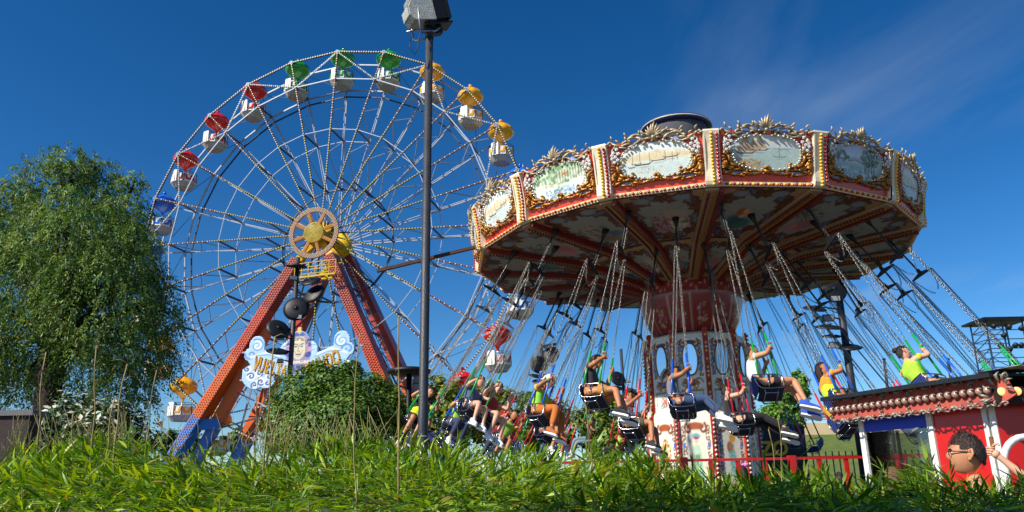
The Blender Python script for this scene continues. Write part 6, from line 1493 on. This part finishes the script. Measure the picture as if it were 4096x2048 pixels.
# short cut hair, tuft by tuft, over his crown
r_ = np.random.default_rng(77); n = 2600; u = norm(r_.normal(size=(n, 3))); fr = u[:, 0] / np.hypot(u[:, 0], u[:, 1]); lo = np.where(fr > .45, .36, np.where(fr > .05, .14, -.1 + .6 * fr)); u = u[u[:, 2] > lo]
top_ = np.clip(u[:, 2:3], 0, 1); P_ = u * np.array([.1, .08, .124]) * (1.05 + .07 * np.clip(top_ - .3, 0, 1)); d_ = norm(u * .35 + np.array([.5, 0, .3]) * top_ + np.array([0, 0, -.5]) * (1 - top_) + r_.normal(0, .35, u.shape))
Hn = Vector(stand()['head']); Rn = lookrot(0, .06); V_ = np.array([tuple(Rn @ Vector(p) + Hn) for p in P_]); D_ = np.array([tuple(Rn @ Vector(p)) for p in d_])
L_ = .007 + .011 * top_[:, 0]; me = leaves('hair_tufts', V_, D_, norm(u + r_.normal(0, .5, u.shape)), L_, L_ * .12, pickcol(['2a1a12', '3c281c', '4a3424', '20140e'], len(V_), r_), leafmat('hair_tuft', 0, .5, .5)); tag(put('hair_tufts', me, man), kind='stuff')
J = stand(); fi = pt(2505, 1142, 6.0); bx_ = Vector((fi.x + .55, fi.y - .1, fi.z - 1.42)); Am = Matrix.Translation(bx_) @ Matrix.Rotation(PI, 4, 'Z'); Ai = Am.inverted()
J['haR'] = tuple((Ai @ fi) / .88); J['elR'] = tuple((Ai @ (pt(2618, 1232, 5.9))) / .88); J['gripR'] = (0, .2, 1)
person('person', 'pale raised forearm with closed fist reaching in at the right edge', Am, J, dict(top='c8281c', sleeve=.35, legs='3a3a48', leglen=1, shoe='dcdcdc', hair='long', hairc='3a2418', skin='c'), None, .88)
for (x, y, Y, lab, fit, bow) in ((1868, 1185, 11.6, 'child with dark hair and a pink bow before the red fence', dict(top='7a2c6a', legs='2a2a38', leglen=1, hair='long', skin='b'), True), (2112, 1200, 12.2, 'dark haired onlooker behind the hedge left of the booth', dict(top='3a3a44', legs='2a2a38', leglen=1, hair='long', skin='b'), False), (2250, 1205, 7.6, 'brown haired onlooker low in front of the booth window', dict(top='8a5a3c', legs='2a2a38', leglen=1, hair='long', hairc='6a4a30', skin='c'), False)):
    c_ = pt(x, y, Y); sc = (c_.z - gz(Y)) / 1.655
    P = person('person', lab, Matrix.Translation((c_.x, c_.y, gz(Y))) @ Matrix.Rotation(rad(95), 4, 'Z'), stand(), fit, 'onlookers', sc)
    if bow:
        b = MB(); hc_ = Vector((-.02, 0, 1.655 * sc + .13 * sc))
        for s in (-1, 1): b.ball((hc_.x, hc_.y + s * .05, hc_.z), .045, 8, 0, (.4, 1, .7))
        b.ball(tuple(hc_), .02, 6); b.build('bow', cloth('e890c8'), P)
# unseen tree added behind the viewer to shade the near right of the hedge
shade_base = Vector((-3.6, -1.6, 0))
shrub('added_shade_tree', 'unseen leafy tree added beside the viewer to shade the near hedge', 'tree', shade_base, [(tuple(Vector((x_, y_, 1.5)) + sd * 5.9), r0) for x_, y_, r0 in ((.5, 2.85, .34), (.95, 2.95, .42), (1.5, 3.0, .48), (2.1, 3.05, .5), (.65, 2.3, .45), (1.2, 2.35, .55), (1.9, 2.4, .6), (2.5, 2.6, .6))], 12000, .14, GRN, 71, .16, None, 120, None, .5)
finish_people()
# each empty seat gets its own description from where it hangs in the picture
ORD = ['leftmost', 'second from left', 'third from left', 'fourth from left', 'fifth from left', 'sixth from left', 'seventh from left', 'eighth from left', 'ninth from left', 'tenth from left', 'eleventh from left', 'twelfth from left']
bpy.context.view_layer.update()
for cname in RINGS:
    row = []
    for (c_, k), o in SEAT.items():
        if c_ == cname and o['group'].startswith('empty'):
            d = o.matrix_world.translation - EYE; row.append(((RT.dot(d)) / FW.dot(d), o))
    row.sort(key=lambda q: q[0]); vis = [q for q in row if abs(q[0]) < .64]
    for i, (x, o) in enumerate(vis): o['label'] = 'empty swing seat with %s sleeves, %s of the empty %s ones' % (cname, ORD[i], cname)
    for x, o in row:
        if abs(x) >= .64: o['label'] = 'empty swing seat with %s sleeves running out past the right edge' % cname; o['group'] = 'swing seats at the right edge'
